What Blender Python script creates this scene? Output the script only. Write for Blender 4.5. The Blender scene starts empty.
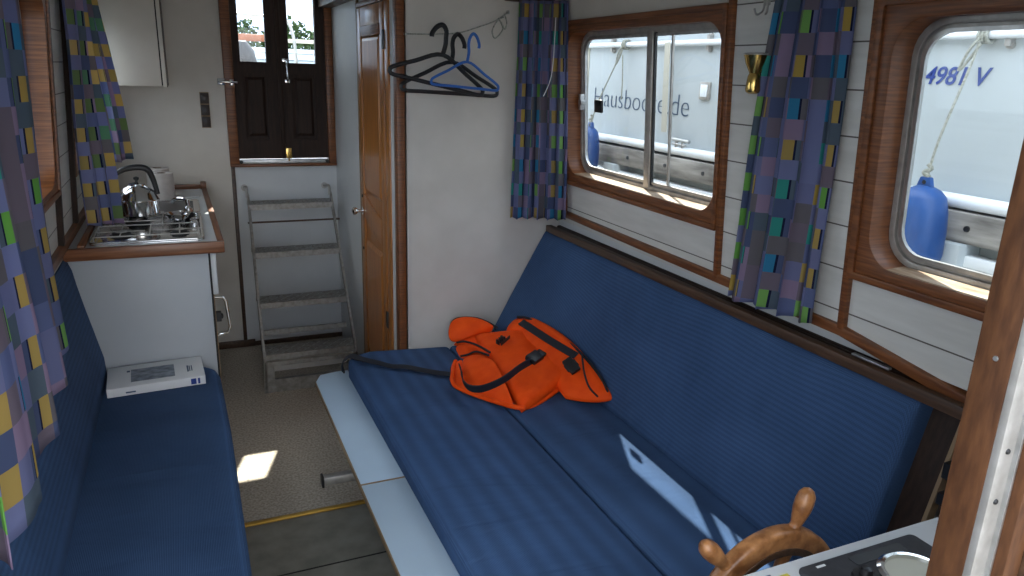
import bpy, bmesh, math, random
from mathutils import Vector, Matrix, noise
random.seed(7)
C = bpy.context.scene.collection
PI = math.pi
V = Vector

# ------------------------------------------------------------------ camera
YAW, PIT, ROL = 0.42153835, -0.28394636, 0.03323516
fw = V((math.sin(YAW)*math.cos(PIT), math.cos(YAW)*math.cos(PIT), math.sin(PIT)))
rt = V((math.cos(YAW), -math.sin(YAW), 0)); up0 = rt.cross(fw)
R_ = rt*math.cos(ROL)+up0*math.sin(ROL); U_ = up0*math.cos(ROL)-rt*math.sin(ROL)
cam = bpy.data.cameras.new('camera'); co = bpy.data.objects.new('camera', cam); C.objects.link(co)
m = Matrix((R_, U_, -fw)).transposed().to_4x4(); m.translation = V((0, 0, 1.75))
co.matrix_world = m
cam.sensor_width = 36; cam.lens = 732.94/1024*36; cam.clip_start = .02; cam.clip_end = 600
bpy.context.scene.camera = co

# ------------------------------------------------------------------ world, sun, exposure
w = bpy.data.worlds.new('sky'); bpy.context.scene.world = w; w.use_nodes = True
nt = w.node_tree; bg = nt.nodes['Background']
tc = nt.nodes.new('ShaderNodeTexCoord'); no = nt.nodes.new('ShaderNodeTexNoise'); no.inputs['Scale'].default_value = 2.2
no.inputs['Detail'].default_value = 5
rp = nt.nodes.new('ShaderNodeValToRGB'); rp.color_ramp.elements[0].position = .38; rp.color_ramp.elements[1].position = .6
rp.color_ramp.elements[0].color = (.62, .76, 1, 1); rp.color_ramp.elements[1].color = (.96, .98, 1, 1)
nt.links.new(tc.outputs['Generated'], no.inputs['Vector']); nt.links.new(no.outputs['Fac'], rp.inputs['Fac'])
nt.links.new(rp.outputs['Color'], bg.inputs['Color']); bg.inputs['Strength'].default_value = 2.1
sun = bpy.data.lights.new('sun', 'SUN'); sun.energy = 9.0; sun.angle = .009; sun.color = (1, .93, .82)
so = bpy.data.objects.new('sun', sun); C.objects.link(so)
SD = V((-.27, -.82, -1)).normalized()
so.rotation_euler = SD.to_track_quat('-Z', 'Y').to_euler()
vs = bpy.context.scene.view_settings
bpy.context.scene.display_settings.display_device = 'sRGB'
vs.view_transform = 'Standard'; vs.look = 'None'; vs.gamma = 1; vs.use_curve_mapping = False; vs.exposure = 1.0

# ------------------------------------------------------------------ materials
def mat(name, col, rough=.6, metal=0, spec=.5):
    mm = bpy.data.materials.new(name); mm.use_nodes = True
    b = mm.node_tree.nodes['Principled BSDF']
    b.inputs['Base Color'].default_value = (*col, 1); b.inputs['Roughness'].default_value = rough
    b.inputs['Metallic'].default_value = metal; b.inputs['Specular IOR Level'].default_value = spec
    return mm
def N(mm, t, **k):
    n = mm.node_tree.nodes.new(t)
    for a, v in k.items(): setattr(n, a, v)
    return n
def L(mm, a, b): mm.node_tree.links.new(a, b)
def B(mm): return mm.node_tree.nodes['Principled BSDF']
def noisy(name, c1, c2, scale=(5, 5, 5), rough=.6, bump=0, detail=4, metal=0, coord='Object', spec=.5, nscale=1, lo=.35, hi=.65, bdist=.003):
    mm = mat(name, c1, rough, metal, spec)
    t = N(mm, 'ShaderNodeTexCoord'); mp = N(mm, 'ShaderNodeMapping'); mp.inputs['Scale'].default_value = scale
    n = N(mm, 'ShaderNodeTexNoise'); n.inputs['Scale'].default_value = nscale; n.inputs['Detail'].default_value = detail
    r = N(mm, 'ShaderNodeValToRGB'); r.color_ramp.elements[0].color = (*c1, 1); r.color_ramp.elements[1].color = (*c2, 1)
    r.color_ramp.elements[0].position = lo; r.color_ramp.elements[1].position = hi
    L(mm, t.outputs[coord], mp.inputs['Vector']); L(mm, mp.outputs[0], n.inputs['Vector']); L(mm, n.outputs['Fac'], r.inputs['Fac'])
    L(mm, r.outputs['Color'], B(mm).inputs['Base Color'])
    if bump:
        bp = N(mm, 'ShaderNodeBump'); bp.inputs['Strength'].default_value = bump; bp.inputs['Distance'].default_value = bdist
        L(mm, n.outputs['Fac'], bp.inputs['Height']); L(mm, bp.outputs[0], B(mm).inputs['Normal'])
    return mm
M = {}
M['cream'] = noisy('cream_paint', (.57, .525, .46), (.62, .575, .51), (6, 6, 6), .55)
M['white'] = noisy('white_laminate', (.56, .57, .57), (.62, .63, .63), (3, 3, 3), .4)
M['galley'] = noisy('shaded_white_laminate', (.38, .40, .42), (.42, .44, .46), (3, 3, 3), .45)  # white laminate; shade beside the curtained window put into the grey
M['panelwhite'] = noisy('pale_laminate', (.42, .53, .63), (.46, .58, .68), (3, 3, 3), .35)
M['wood'] = noisy('varnished_mahogany', (.11, .034, .010), (.23, .080, .024), (3, 3, 60), .42, .1, nscale=3)
M['woody'] = noisy('varnished_mahogany_long', (.11, .034, .010), (.23, .080, .024), (60, 3, 60), .42, .1, nscale=1.5)
M['woodx'] = noisy('mahogany_edging', (.14, .05, .02), (.24, .095, .04), (3, 60, 60), .35, .1, nscale=1.5)
M['darkwood'] = noisy('dark_stained_wood', (.018, .009, .006), (.036, .018, .011), (40, 40, 4), .6, .1, nscale=2, spec=.25)
M['trimwood'] = noisy('dark_brown_board', (.045, .022, .011), (.085, .042, .020), (50, 3, 50), .45, .15, nscale=2)
M['oak'] = noisy('amber_veneer', (.30, .105, .022), (.44, .17, .038), (25, 25, 1.6), .28, .03, nscale=3)
M['post'] = noisy('worn_teak', (.060, .022, .008), (.125, .050, .018), (45, 45, 9), .55, .3, spec=.3, nscale=2.2, lo=.3, hi=.7)
M['wheelwood'] = noisy('worn_varnished_wheel_wood', (.20, .075, .022), (.42, .19, .07), (14, 14, 14), .32, .15, nscale=3)
M['alu'] = noisy('brushed_aluminium', (.42, .42, .41), (.55, .55, .54), (30, 30, 30), .38, .05, metal=.85)
M['aludark'] = noisy('dull_window_aluminium', (.36, .34, .31), (.46, .44, .41), (30, 30, 30), .45, metal=.5)
M['ladder'] = noisy('weathered_aluminium', (.24, .225, .20), (.38, .36, .33), (40, 40, 40), .5, .2, metal=.6)
M['steel'] = mat('stainless_steel', (.62, .61, .60), .16, 1)
M['chrome'] = mat('chrome', (.8, .8, .8), .08, 1)
M['brass'] = noisy('polished_brass', (.55, .36, .10), (.75, .52, .18), (30, 30, 30), .22, metal=1)
M['brassstrip'] = mat('brass_strip', (.62, .38, .08), .3, .8)
M['black'] = mat('black_plastic', (.012, .012, .013), .4)
M['blackm'] = mat('black_webbing', (.012, .013, .02), .75)
M['bluep'] = mat('blue_plastic', (.03, .13, .45), .35)
M['orange'] = noisy('orange_nylon', (.92, .075, .004), (1.0, .10, .008), (9, 9, 9), .6, .35, spec=.15, nscale=2, bdist=.01)
M['oyellow'] = mat('brown_switch_plastic', (.03, .017, .012), .4)
M['paper'] = mat('white_paper', (.72, .72, .72), .8)
M['tissue'] = noisy('tissue_paper', (.55, .50, .46), (.60, .55, .51), (40, 40, 40), .9, .2)
M['carpet'] = noisy('speckled_carpet', (.38, .33, .265), (.62, .55, .455), (1, 1, 1), .95, .5, 3, nscale=95, spec=.1)
M['lino'] = noisy('worn_grey_lino', (.18, .17, .142), (.27, .255, .215), (1, 1, 1), .6, .1, 6, nscale=9)
M['ceil'] = mat('white_deckhead', (.7, .7, .68), .6)
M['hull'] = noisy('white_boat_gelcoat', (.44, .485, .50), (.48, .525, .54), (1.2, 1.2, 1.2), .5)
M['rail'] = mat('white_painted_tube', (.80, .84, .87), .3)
M['timber'] = noisy('weathered_grey_timber', (.13, .12, .11), (.40, .38, .35), (12, 2, 14), .9, .4, nscale=1.6)
M['fender'] = noisy('blue_fender_vinyl', (.012, .060, .22), (.022, .09, .30), (6, 6, 6), .4)
M['rope'] = noisy('grey_rope', (.22, .23, .19), (.42, .42, .36), (120, 120, 120), .9, .5)
M['ropedark'] = mat('dark_rope', (.09, .08, .06), .9)
M['ink'] = mat('navy_lettering', (.015, .045, .24), .5)
M['inkg'] = mat('thin_slate_lettering', (.04, .075, .14), .5)
M['water'] = mat('harbour_water', (.05, .07, .07), .12)
M['leaf'] = noisy('foliage', (.02, .05, .012), (.07, .12, .03), (1, 1, 1), .8, .6, nscale=1.5)
M['red'] = noisy('reddish_brown_plank', (.22, .07, .035), (.32, .12, .06), (4, 20, 20), .4)
M['dark'] = mat('dark_interior', (.01, .009, .008), .7)
M['panelgrey'] = noisy('charcoal_instrument_plastic', (.028, .028, .032), (.04, .04, .045), (60, 60, 60), .45, .1)
M['dial'] = mat('cream_dial_face', (.55, .53, .42), .4)
M['basin'] = mat('burner_iron', (.02, .02, .02), .6)
M['beige'] = mat('beige_strap', (.50, .48, .40), .7)
M['yellow'] = mat('yellow_print', (.6, .5, .05), .6)
M['sill'] = noisy('bleached_sunlit_sill', (.30, .19, .11), (.58, .46, .33), (20, 4, 20), .6, .2, nscale=2)  # bleached worn wood, with sunlit brightness also put into the pale colour
M['tan'] = mat('light_wood_lipping', (.26, .17, .09), .5)

def planks(name, c1, c2, off=0.0, pitch=.1185):
    mm = noisy(name, c1, c2, (4, 4, 30), .5)
    t = N(mm, 'ShaderNodeTexCoord'); s = N(mm, 'ShaderNodeSeparateXYZ'); L(mm, t.outputs['Object'], s.inputs[0])
    a = N(mm, 'ShaderNodeMath', operation='ADD'); a.inputs[1].default_value = off; L(mm, s.outputs['Z'], a.inputs[0])
    d = N(mm, 'ShaderNodeMath', operation='DIVIDE'); d.inputs[1].default_value = pitch; L(mm, a.outputs[0], d.inputs[0])
    f = N(mm, 'ShaderNodeMath', operation='FRACT'); L(mm, d.outputs[0], f.inputs[0])
    l = N(mm, 'ShaderNodeMath', operation='LESS_THAN'); l.inputs[1].default_value = .035; L(mm, f.outputs[0], l.inputs[0])
    mx = N(mm, 'ShaderNodeMixRGB'); mx.inputs[2].default_value = (.10, .085, .07, 1)
    src = B(mm).inputs['Base Color'].links[0].from_socket
    L(mm, l.outputs[0], mx.inputs[0]); L(mm, src, mx.inputs[1]); L(mm, mx.outputs[0], B(mm).inputs['Base Color'])
    return mm
M['planks'] = planks('lap_board_paint', (.56, .545, .50), (.64, .625, .58), off=-1.855)
M['planksl'] = planks('lap_board_paint_left', (.56, .545, .50), (.64, .625, .58), off=-1.855)

def fabric(name, c1, c2, rib=420):
    mm = mat(name, c1, .85, 0, .25)
    t = N(mm, 'ShaderNodeTexCoord')
    n = N(mm, 'ShaderNodeTexNoise'); n.inputs['Scale'].default_value = 3.5; n.inputs['Detail'].default_value = 5
    L(mm, t.outputs['Object'], n.inputs['Vector'])
    r = N(mm, 'ShaderNodeValToRGB'); r.color_ramp.elements[0].color = (*c1, 1); r.color_ramp.elements[1].color = (*c2, 1)
    r.color_ramp.elements[0].position = .3; r.color_ramp.elements[1].position = .7
    L(mm, n.outputs['Fac'], r.inputs['Fac'])
    s = N(mm, 'ShaderNodeSeparateXYZ'); L(mm, t.outputs['Object'], s.inputs[0])
    waves = []
    for ax, sc in (('X', rib), ('Y', rib), ('Z', rib)):
        q = N(mm, 'ShaderNodeMath', operation='MULTIPLY'); q.inputs[1].default_value = sc; L(mm, s.outputs[ax], q.inputs[0])
        w_ = N(mm, 'ShaderNodeMath', operation='SINE'); L(mm, q.outputs[0], w_.inputs[0]); waves.append(w_)
    a = N(mm, 'ShaderNodeMath', operation='ADD'); L(mm, waves[0].outputs[0], a.inputs[0]); L(mm, waves[1].outputs[0], a.inputs[1])
    a2 = N(mm, 'ShaderNodeMath', operation='ADD'); L(mm, a.outputs[0], a2.inputs[0]); L(mm, waves[2].outputs[0], a2.inputs[1])
    mr = N(mm, 'ShaderNodeMapRange'); mr.inputs[1].default_value = -2; mr.inputs[2].default_value = 2; mr.inputs[3].default_value = .72; mr.inputs[4].default_value = 1.28
    L(mm, a2.outputs[0], mr.inputs[0])
    mu = N(mm, 'ShaderNodeVectorMath', operation='SCALE'); L(mm, r.outputs['Color'], mu.inputs[0]); L(mm, mr.outputs[0], mu.inputs['Scale'])
    L(mm, mu.outputs[0], B(mm).inputs['Base Color'])
    # soft creases across the cushion
    mp = N(mm, 'ShaderNodeMapping'); mp.inputs['Scale'].default_value = (2.2, 9, 9); L(mm, t.outputs['Object'], mp.inputs['Vector'])
    n2 = N(mm, 'ShaderNodeTexNoise'); n2.inputs['Scale'].default_value = 1.0; n2.inputs['Detail'].default_value = 2; n2.inputs['Distortion'].default_value = .8
    L(mm, mp.outputs[0], n2.inputs['Vector'])
    b1 = N(mm, 'ShaderNodeBump'); b1.inputs['Strength'].default_value = .45; b1.inputs['Distance'].default_value = .02; L(mm, n2.outputs['Fac'], b1.inputs['Height'])
    b2 = N(mm, 'ShaderNodeBump'); b2.inputs['Strength'].default_value = .25; b2.inputs['Distance'].default_value = .001; L(mm, a2.outputs[0], b2.inputs['Height'])
    L(mm, b1.outputs[0], b2.inputs['Normal']); L(mm, b2.outputs[0], B(mm).inputs['Normal'])
    return mm
M['sofa'] = fabric('blue_ribbed_upholstery', (.034, .074, .160), (.050, .102, .215), 1500)

def curtain_mat(name, seed, k=1.0, tl=.38, acols=None):
    mm = mat(name, (.2, .2, .3), .85, 0, .2)
    uv = N(mm, 'ShaderNodeUVMap'); uv.uv_map = 'UVMap'
    s = N(mm, 'ShaderNodeSeparateXYZ'); L(mm, uv.outputs[0], s.inputs[0])
    def math_(op, a, b=None, v=None):
        n = N(mm, 'ShaderNodeMath', operation=op); L(mm, a, n.inputs[0])
        if b is not None: L(mm, b, n.inputs[1])
        if v is not None: n.inputs[1].default_value = v
        return n.outputs[0]
    P = .057
    cu = math_('DIVIDE', s.outputs['X'], v=P); cv = math_('DIVIDE', s.outputs['Y'], v=P)
    fu = math_('FLOOR', cu); fv = math_('FLOOR', cv); ru = math_('FRACT', cu); rv = math_('FRACT', cv)
    def cell(sx):
        c = N(mm, 'ShaderNodeCombineXYZ'); L(mm, fu, c.inputs[0]); L(mm, fv, c.inputs[1]); c.inputs[2].default_value = sx
        wn = N(mm, 'ShaderNodeTexWhiteNoise', noise_dimensions='3D'); L(mm, c.outputs[0], wn.inputs['Vector']); return wn.outputs['Value']
    def ramp(src, cols):
        r = N(mm, 'ShaderNodeValToRGB'); r.color_ramp.interpolation = 'CONSTANT'
        e = r.color_ramp.elements
        while len(e) < len(cols): e.new(.5)
        for i, c in enumerate(cols): e[i].position = i/len(cols); e[i].color = (*c, 1)
        L(mm, src, r.inputs['Fac']); return r.outputs['Color']
    base = ramp(cell(seed), [tuple(c*k for c in q) for q in [(.06, .078, .15), (.135, .11, .14), (.095, .115, .22), (.115, .105, .115), (.14, .155, .28), (.21, .155, .23), (.075, .10, .13), (.13, .14, .25)]])
    acc = ramp(cell(seed+3.3), acols or [(.16, .40, .08), (.04, .32, .27), (.50, .35, .08), (.22, .45, .12), (.04, .24, .42), (.45, .32, .10)])
    # accents: every second row on every second column, shifted, narrower than the cell
    su = math_('MODULO', math_('ADD', fu, v=400), v=2); 
    sh = math_('MODULO', math_('ADD', fv, v=401), v=2)
    isu = math_('LESS_THAN', su, v=.5); isv = math_('LESS_THAN', sh, v=.5)
    nar = math_('LESS_THAN', ru, v=.56)
    wc_ = N(mm, 'ShaderNodeTexWhiteNoise', noise_dimensions='1D'); L(mm, math_('ADD', fu, v=seed*7.0), wc_.inputs['W'])
    isu = math_('MULTIPLY', isu, math_('GREATER_THAN', wc_.outputs['Value'], v=-1.0))
    k = math_('MULTIPLY', math_('MULTIPLY', isu, isv), nar)
    mx = N(mm, 'ShaderNodeMixRGB'); L(mm, k, mx.inputs[0]); L(mm, base, mx.inputs[1]); L(mm, acc, mx.inputs[2])
    # dark line down the side of an accent
    dl = math_('MULTIPLY', math_('MULTIPLY', isu, isv), math_('MULTIPLY', math_('GREATER_THAN', ru, v=.56), math_('LESS_THAN', ru, v=.66)))
    m2 = N(mm, 'ShaderNodeMixRGB'); m2.inputs[2].default_value = (.012, .015, .05, 1); L(mm, dl, m2.inputs[0]); L(mm, mx.outputs[0], m2.inputs[1])
    L(mm, m2.outputs[0], B(mm).inputs['Base Color'])
    tr = N(mm, 'ShaderNodeBsdfTranslucent'); L(mm, m2.outputs[0], tr.inputs['Color'])
    ms = N(mm, 'ShaderNodeMixShader'); ms.inputs[0].default_value = tl
    out = mm.node_tree.nodes['Material Output']
    L(mm, B(mm).outputs[0], ms.inputs[1]); L(mm, tr.outputs[0], ms.inputs[2]); L(mm, ms.outputs[0], out.inputs['Surface'])
    return mm
M['curtain'] = curtain_mat('patchwork_curtain', 1.0, 1.5)
M['curtain2'] = curtain_mat('patchwork_curtain_b', 5.0, 1.4)
M['curtain3'] = curtain_mat('patchwork_curtain_lit', 9.0, 1.9, .42, [(.62, .46, .16), (.50, .38, .13), (.16, .36, .22), (.66, .50, .20), (.20, .30, .12), (.60, .44, .14)])  # lighter patches: window light through the cloth put into the colour

def glass_mat(name, tint, f=.9):
    mm = bpy.data.materials.new(name); mm.use_nodes = True; nt = mm.node_tree
    nt.nodes.remove(nt.nodes['Principled BSDF'])
    tr = nt.nodes.new('ShaderNodeBsdfTransparent'); tr.inputs[0].default_value = (*tint, 1)
    gl = nt.nodes.new('ShaderNodeBsdfGlossy'); gl.inputs['Roughness'].default_value = .02
    lw = nt.nodes.new('ShaderNodeLayerWeight'); lw.inputs[0].default_value = .5
    pw = nt.nodes.new('ShaderNodeMath'); pw.operation = 'POWER'; pw.inputs[1].default_value = 4; nt.links.new(lw.outputs['Facing'], pw.inputs[0])
    fr = nt.nodes.new('ShaderNodeMath'); fr.operation = 'MULTIPLY_ADD'; fr.inputs[1].default_value = .6; fr.inputs[2].default_value = .02; nt.links.new(pw.outputs[0], fr.inputs[0])
    ms = nt.nodes.new('ShaderNodeMixShader')
    nt.links.new(fr.outputs[0], ms.inputs[0]); nt.links.new(tr.outputs[0], ms.inputs[1]); nt.links.new(gl.outputs[0], ms.inputs[2])
    nt.links.new(ms.outputs[0], nt.nodes['Material Output'].inputs['Surface'])
    return mm
M['glass'] = glass_mat('window_glass', (.93, .96, .97))

# ------------------------------------------------------------------ mesh helpers
class MB:
    def __init__(s): s.v = []; s.f = []; s.uv = {}
    def add(s, vs, fs):
        b = len(s.v); s.v += [V(p) for p in vs]; s.f += [tuple(b+i for i in f) for f in fs]; return b
    def box(s, a, b, mtx=None):
        x0, y0, z0 = a; x1, y1, z1 = b
        vs = [V((x, y, z)) for z in (z0, z1) for y in (y0, y1) for x in (x0, x1)]
        if mtx: vs = [mtx @ p for p in vs]
        s.add(vs, [(0, 2, 3, 1), (4, 5, 7, 6), (0, 1, 5, 4), (2, 6, 7, 3), (0, 4, 6, 2), (1, 3, 7, 5)]); return s
    def quadbox(s, c8): s.add(c8, [(0, 2, 3, 1), (4, 5, 7, 6), (0, 1, 5, 4), (2, 6, 7, 3), (0, 4, 6, 2), (1, 3, 7, 5)]); return s
    def prism(s, pts, a, b):   # pts: 3D loop, a/b: offsets
        n = len(pts); a = V(a); b = V(b)
        s.add([V(p)+a for p in pts]+[V(p)+b for p in pts],
              [tuple(range(n))[::-1], tuple(range(n, 2*n))]+[(i, (i+1) % n, (i+1) % n+n, i+n) for i in range(n)]); return s
    def tube(s, path, r, n=10, closed=False, flat=1.0, refup=None):
        path = [V(p) for p in path]; k = len(path); rings = []
        prev = None
        for i, p in enumerate(path):
            if closed: t = (path[(i+1) % k]-path[i-1])
            else: t = (path[min(i+1, k-1)]-path[max(i-1, 0)])
            t.normalize()
            if prev is None:
                a = V(refup) if refup else (V((0, 0, 1)) if abs(t.z) < .9 else V((1, 0, 0)))
            else: a = prev
            a = (a-t*a.dot(t)).normalized(); prev = a; bb = t.cross(a)
            rr = r[i] if isinstance(r, (list, tuple)) else r
            rings.append([p+a*math.cos(2*PI*j/n)*rr*flat+bb*math.sin(2*PI*j/n)*rr for j in range(n)])
        fs = []
        for i in range(k-1+(1 if closed else 0)):
            i2 = (i+1) % k
            for j in range(n): fs.append((i*n+j, i*n+(j+1) % n, i2*n+(j+1) % n, i2*n+j))
        if not closed: fs += [tuple(range(n))[::-1], tuple((k-1)*n+j for j in range(n))]
        s.add([q for rg in rings for q in rg], fs); return s
    def lathe(s, prof, o=(0, 0, 0), ax=(0, 0, 1), n=24):   # prof: (r, h)
        ax = V(ax).normalized(); a = ax.orthogonal().normalized(); b = ax.cross(a); o = V(o); vs = []; fs = []
        for r, h in prof:
            for j in range(n): vs.append(o+ax*h+(a*math.cos(2*PI*j/n)+b*math.sin(2*PI*j/n))*max(r, 1e-4))
        for i in range(len(prof)-1):
            for j in range(n): fs.append((i*n+j, i*n+(j+1) % n, (i+1)*n+(j+1) % n, (i+1)*n+j))
        fs += [tuple(range(n))[::-1], tuple((len(prof)-1)*n+j for j in range(n))]
        s.add(vs, fs); return s
    def ring(s, outer, inner, d):   # plane loops of equal length, extruded by vector d
        n = len(outer); d = V(d); o = [V(p) for p in outer]; i_ = [V(p) for p in inner]
        vs = o+i_+[p+d for p in o]+[p+d for p in i_]; fs = []
        for k in range(n):
            q = (k+1) % n
            fs += [(k, q, n+q, n+k), (2*n+k, 3*n+k, 3*n+q, 2*n+q), (k, 2*n+k, 2*n+q, q), (n+k, n+q, 3*n+q, 3*n+k)]
        s.add(vs, fs); return s
    def build(s, name, m, parent=None, smooth=False, bevel=0, bseg=2, local=False, angle=35):
        off = V((0, 0, 0)) if (local or parent is None) else world_loc(parent)
        me = bpy.data.meshes.new(name); me.from_pydata([p-off for p in s.v], [], s.f); me.update()
        bm = bmesh.new(); bm.from_mesh(me); bmesh.ops.recalc_face_normals(bm, faces=bm.faces)
        if bevel:
            es = [e for e in bm.edges if len(e.link_faces) == 2 and e.calc_face_angle(0) > .5]
            bmesh.ops.bevel(bm, geom=es, offset=bevel, segments=bseg, profile=.5, affect='EDGES', clamp_overlap=True)
        if smooth or bevel:
            for f in bm.faces: f.smooth = True
            for e in bm.edges:
                if len(e.link_faces) == 2 and e.calc_face_angle(0) > math.radians(angle): e.smooth = False
        bm.to_mesh(me); bm.free()
        o = bpy.data.objects.new(name, me); C.objects.link(o); me.materials.append(M[m] if isinstance(m, str) else m)
        if parent: o.parent = parent
        return o
def world_loc(o):
    p = V(o.location)
    while o.parent: o = o.parent; p = p+V(o.location)
    return p
def empty(name, loc, label=None, cat=None, group=None, kind=None):
    o = bpy.data.objects.new(name, None); C.objects.link(o); o.location = loc; o.empty_display_size = .05
    return tag(o, label, cat, group, kind)
def tag(o, label=None, cat=None, group=None, kind=None):
    if label: o['label'] = label
    if cat: o['category'] = cat
    if group: o['group'] = group
    if kind: o['kind'] = kind
    return o
def box(a, b): return MB().box(a, b)
def smoothpath(pts, n=8, closed=False):
    pts = [V(p) for p in pts]; k = len(pts); out = []
    for i in range(k if closed else k-1):
        if closed: p0, p1, p2, p3 = pts[i-1], pts[i], pts[(i+1) % k], pts[(i+2) % k]
        else: p0, p1, p2, p3 = pts[max(i-1, 0)], pts[i], pts[i+1], pts[min(i+2, k-1)]
        for j in range(n):
            t = j/n
            out.append(.5*((2*p1)+(-p0+p2)*t+(2*p0-5*p1+4*p2-p3)*t*t+(-p0+3*p1-3*p2+p3)*t**3))
    if not closed: out.append(pts[-1])
    return out
def band(path, wdir, width, th):   # flat webbing along a path: width along wdir
    mb = MB(); rows = []; path = [V(p) for p in path]; k = len(path)
    for i, p in enumerate(path):
        t = (path[min(i+1, k-1)]-path[max(i-1, 0)]).normalized()
        wd = V(wdir[i] if isinstance(wdir, list) else wdir); wd = (wd-t*wd.dot(t)).normalized(); nn = t.cross(wd)
        rows.append([p-wd*width/2-nn*th/2, p+wd*width/2-nn*th/2, p+wd*width/2+nn*th/2, p-wd*width/2+nn*th/2])
    fs = []
    for i in range(k-1):
        for j in range(4): fs.append((i*4+j, i*4+(j+1) % 4, i*4+4+(j+1) % 4, i*4+4+j))
    fs += [(3, 2, 1, 0), tuple((k-1)*4+j for j in range(4))]
    mb.add([q for r in rows for q in r], fs); return mb
def pillow(c00, c10, c11, c01, T, back=.004, k=5, c=.08, nu=26, nv=22, wr=0.0, seed=0, nrm=None, pw=.45, bul=(0, 0, 0)):
    c00, c10, c11, c01 = map(V, (c00, c10, c11, c01))
    if nrm is None: nrm = (c10-c00).cross(c01-c00).normalized()
    nrm = V(nrm).normalized()
    top = []; bot = []
    for j in range(nv+1):
        for i in range(nu+1):
            a = -math.cos(PI*i/nu); b = -math.cos(PI*j/nv)
            A = a*math.sqrt(1-c*b*b); Bq = b*math.sqrt(1-c*a*a)
            u = (A+1)/2; v = (Bq+1)/2
            p = c00*(1-u)*(1-v)+c10*u*(1-v)+c11*u*v+c01*(1-u)*v
            p = p+V(bul)*u*math.sin(PI*v)
            h = max(0, (1-abs(a)**k)*(1-abs(b)**k))**pw
            q = wr*h*noise.noise(p*14+V((seed, seed*2, 0)))
            top.append(p+nrm*(T*h+q)); bot.append(p-nrm*back*h)
    W = nu+1; fs = []; nb = len(top)
    for j in range(nv):
        for i in range(nu):
            a = j*W+i; fs += [(a, a+1, a+W+1, a+W), (nb+a, nb+a+W, nb+a+W+1, nb+a+1)]
    mb = MB(); mb.add(top+bot, fs)
    bm = None
    return mb
def build_weld(mb, name, m, parent, sub=0):
    o = mb.build(name, m, parent, smooth=True, angle=80)
    bm = bmesh.new(); bm.from_mesh(o.data); bmesh.ops.remove_doubles(bm, verts=bm.verts, dist=.0006)
    bmesh.ops.recalc_face_normals(bm, faces=bm.faces)
    for f in bm.faces: f.smooth = True
    bm.to_mesh(o.data); bm.free(); return o
def text_mesh(txt, size, mtx, name, m, parent, shear=0, offset=0, ext=.0008, spacing=1.0, xs=1.0):
    cu = bpy.data.curves.new('t', 'FONT'); cu.body = txt; cu.size = size; cu.shear = shear; cu.offset = offset; cu.extrude = ext; cu.space_character = spacing
    to = bpy.data.objects.new('t', cu); C.objects.link(to)
    me = bpy.data.meshes.new_from_object(to.evaluated_get(bpy.context.evaluated_depsgraph_get()))
    bpy.data.objects.remove(to); me.name = name
    off = world_loc(parent)
    for v in me.vertices: v.co = (mtx @ V((v.co.x*xs, v.co.y, v.co.z)))-off
    o = bpy.data.objects.new(name, me); C.objects.link(o); me.materials.clear(); me.materials.append(M[m]); o.parent = parent
    return o
def mtx_from(o, x, y):
    x = V(x).normalized(); y = V(y); y = (y-x*y.dot(x)).normalized(); z = x.cross(y)
    mm = Matrix((x, y, z)).transposed().to_4x4(); mm.translation = V(o); return mm

# wall frames: s runs toward the camera, t up, n outboard
RP, RD, RU = V((1.665, 3.221, 1.116)), V((-.015, -1, 0)), V((-.065, 0, 1))
RN = V((.9978, -.015, .0649)).normalized()
def WR(y, z, n=0): return RP+RD*(3.221-y)+RU*(z-1.116)+RN*n
LP, LD, LU = V((-.47, 3.27, 1.04)), V((0, -1, 0)), V((.065, 0, 1))
LN = V((-.998, 0, .0649)).normalized()
def WL(y, z, n=0): return LP+LD*(3.27-y)+LU*(z-1.04)+LN*n
def wbox(mb, F, y0, y1, z0, z1, n0, n1):
    mb.quadbox([F(y, z, n) for z in (z0, z1) for y in (y0, y1) for n in (n0, n1)]); return mb
def rrect(F, y0, y1, z0, z1, r, n, seg=6):
    out = []
    for cy, cz, a0 in ((y1-r, z1-r, 0), (y0+r, z1-r, 90), (y0+r, z0+r, 180), (y1-r, z0+r, 270)):
        for k in range(seg+1):
            a = math.radians(a0+90*k/seg); out.append(F(cy+r*math.cos(a), cz+r*math.sin(a), n))
    return out
def wall_holes(F, ys, zs, hole, n0, n1):
    mb = MB()
    for i in range(len(ys)-1):
        for j in range(len(zs)-1):
            c = ((ys[i]+ys[i+1])/2, (zs[j]+zs[j+1])/2)
            if any(h[0] < c[0] < h[1] and h[2] < c[1] < h[3] for h in hole): continue
            wbox(mb, F, ys[i], ys[i+1], zs[j], zs[j+1], n0, n1)
    return mb

YF, XP, YB = 4.762, .876, 3.22        # stern wall, toilet-cabin wall, bulkhead with hangers
FLOORY = -1.6

# ------------------------------------------------------------------ setting
tag(box((-.75, 2.72, -.05), (1.75, YF+.1, 0)).build('floor', 'carpet'), kind='structure')
tag(box((-.75, FLOORY, -.055), (1.75, 2.715, -.004)).build('floor', 'lino'), kind='structure')
tag(box((-.45, 2.700, -.002), (1.2, 2.725, .006)).build('trim_1', 'brassstrip', bevel=.002), kind='structure')
tag(box((-.1, 2.355, -.006), (.9, 2.36, -.002)).build('trim_2', 'dark'), kind='structure')
tag(box((-.62, .45, 2.14), (1.765, YF+.05, 2.20)).build('ceiling', 'ceil'), kind='structure')

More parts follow.
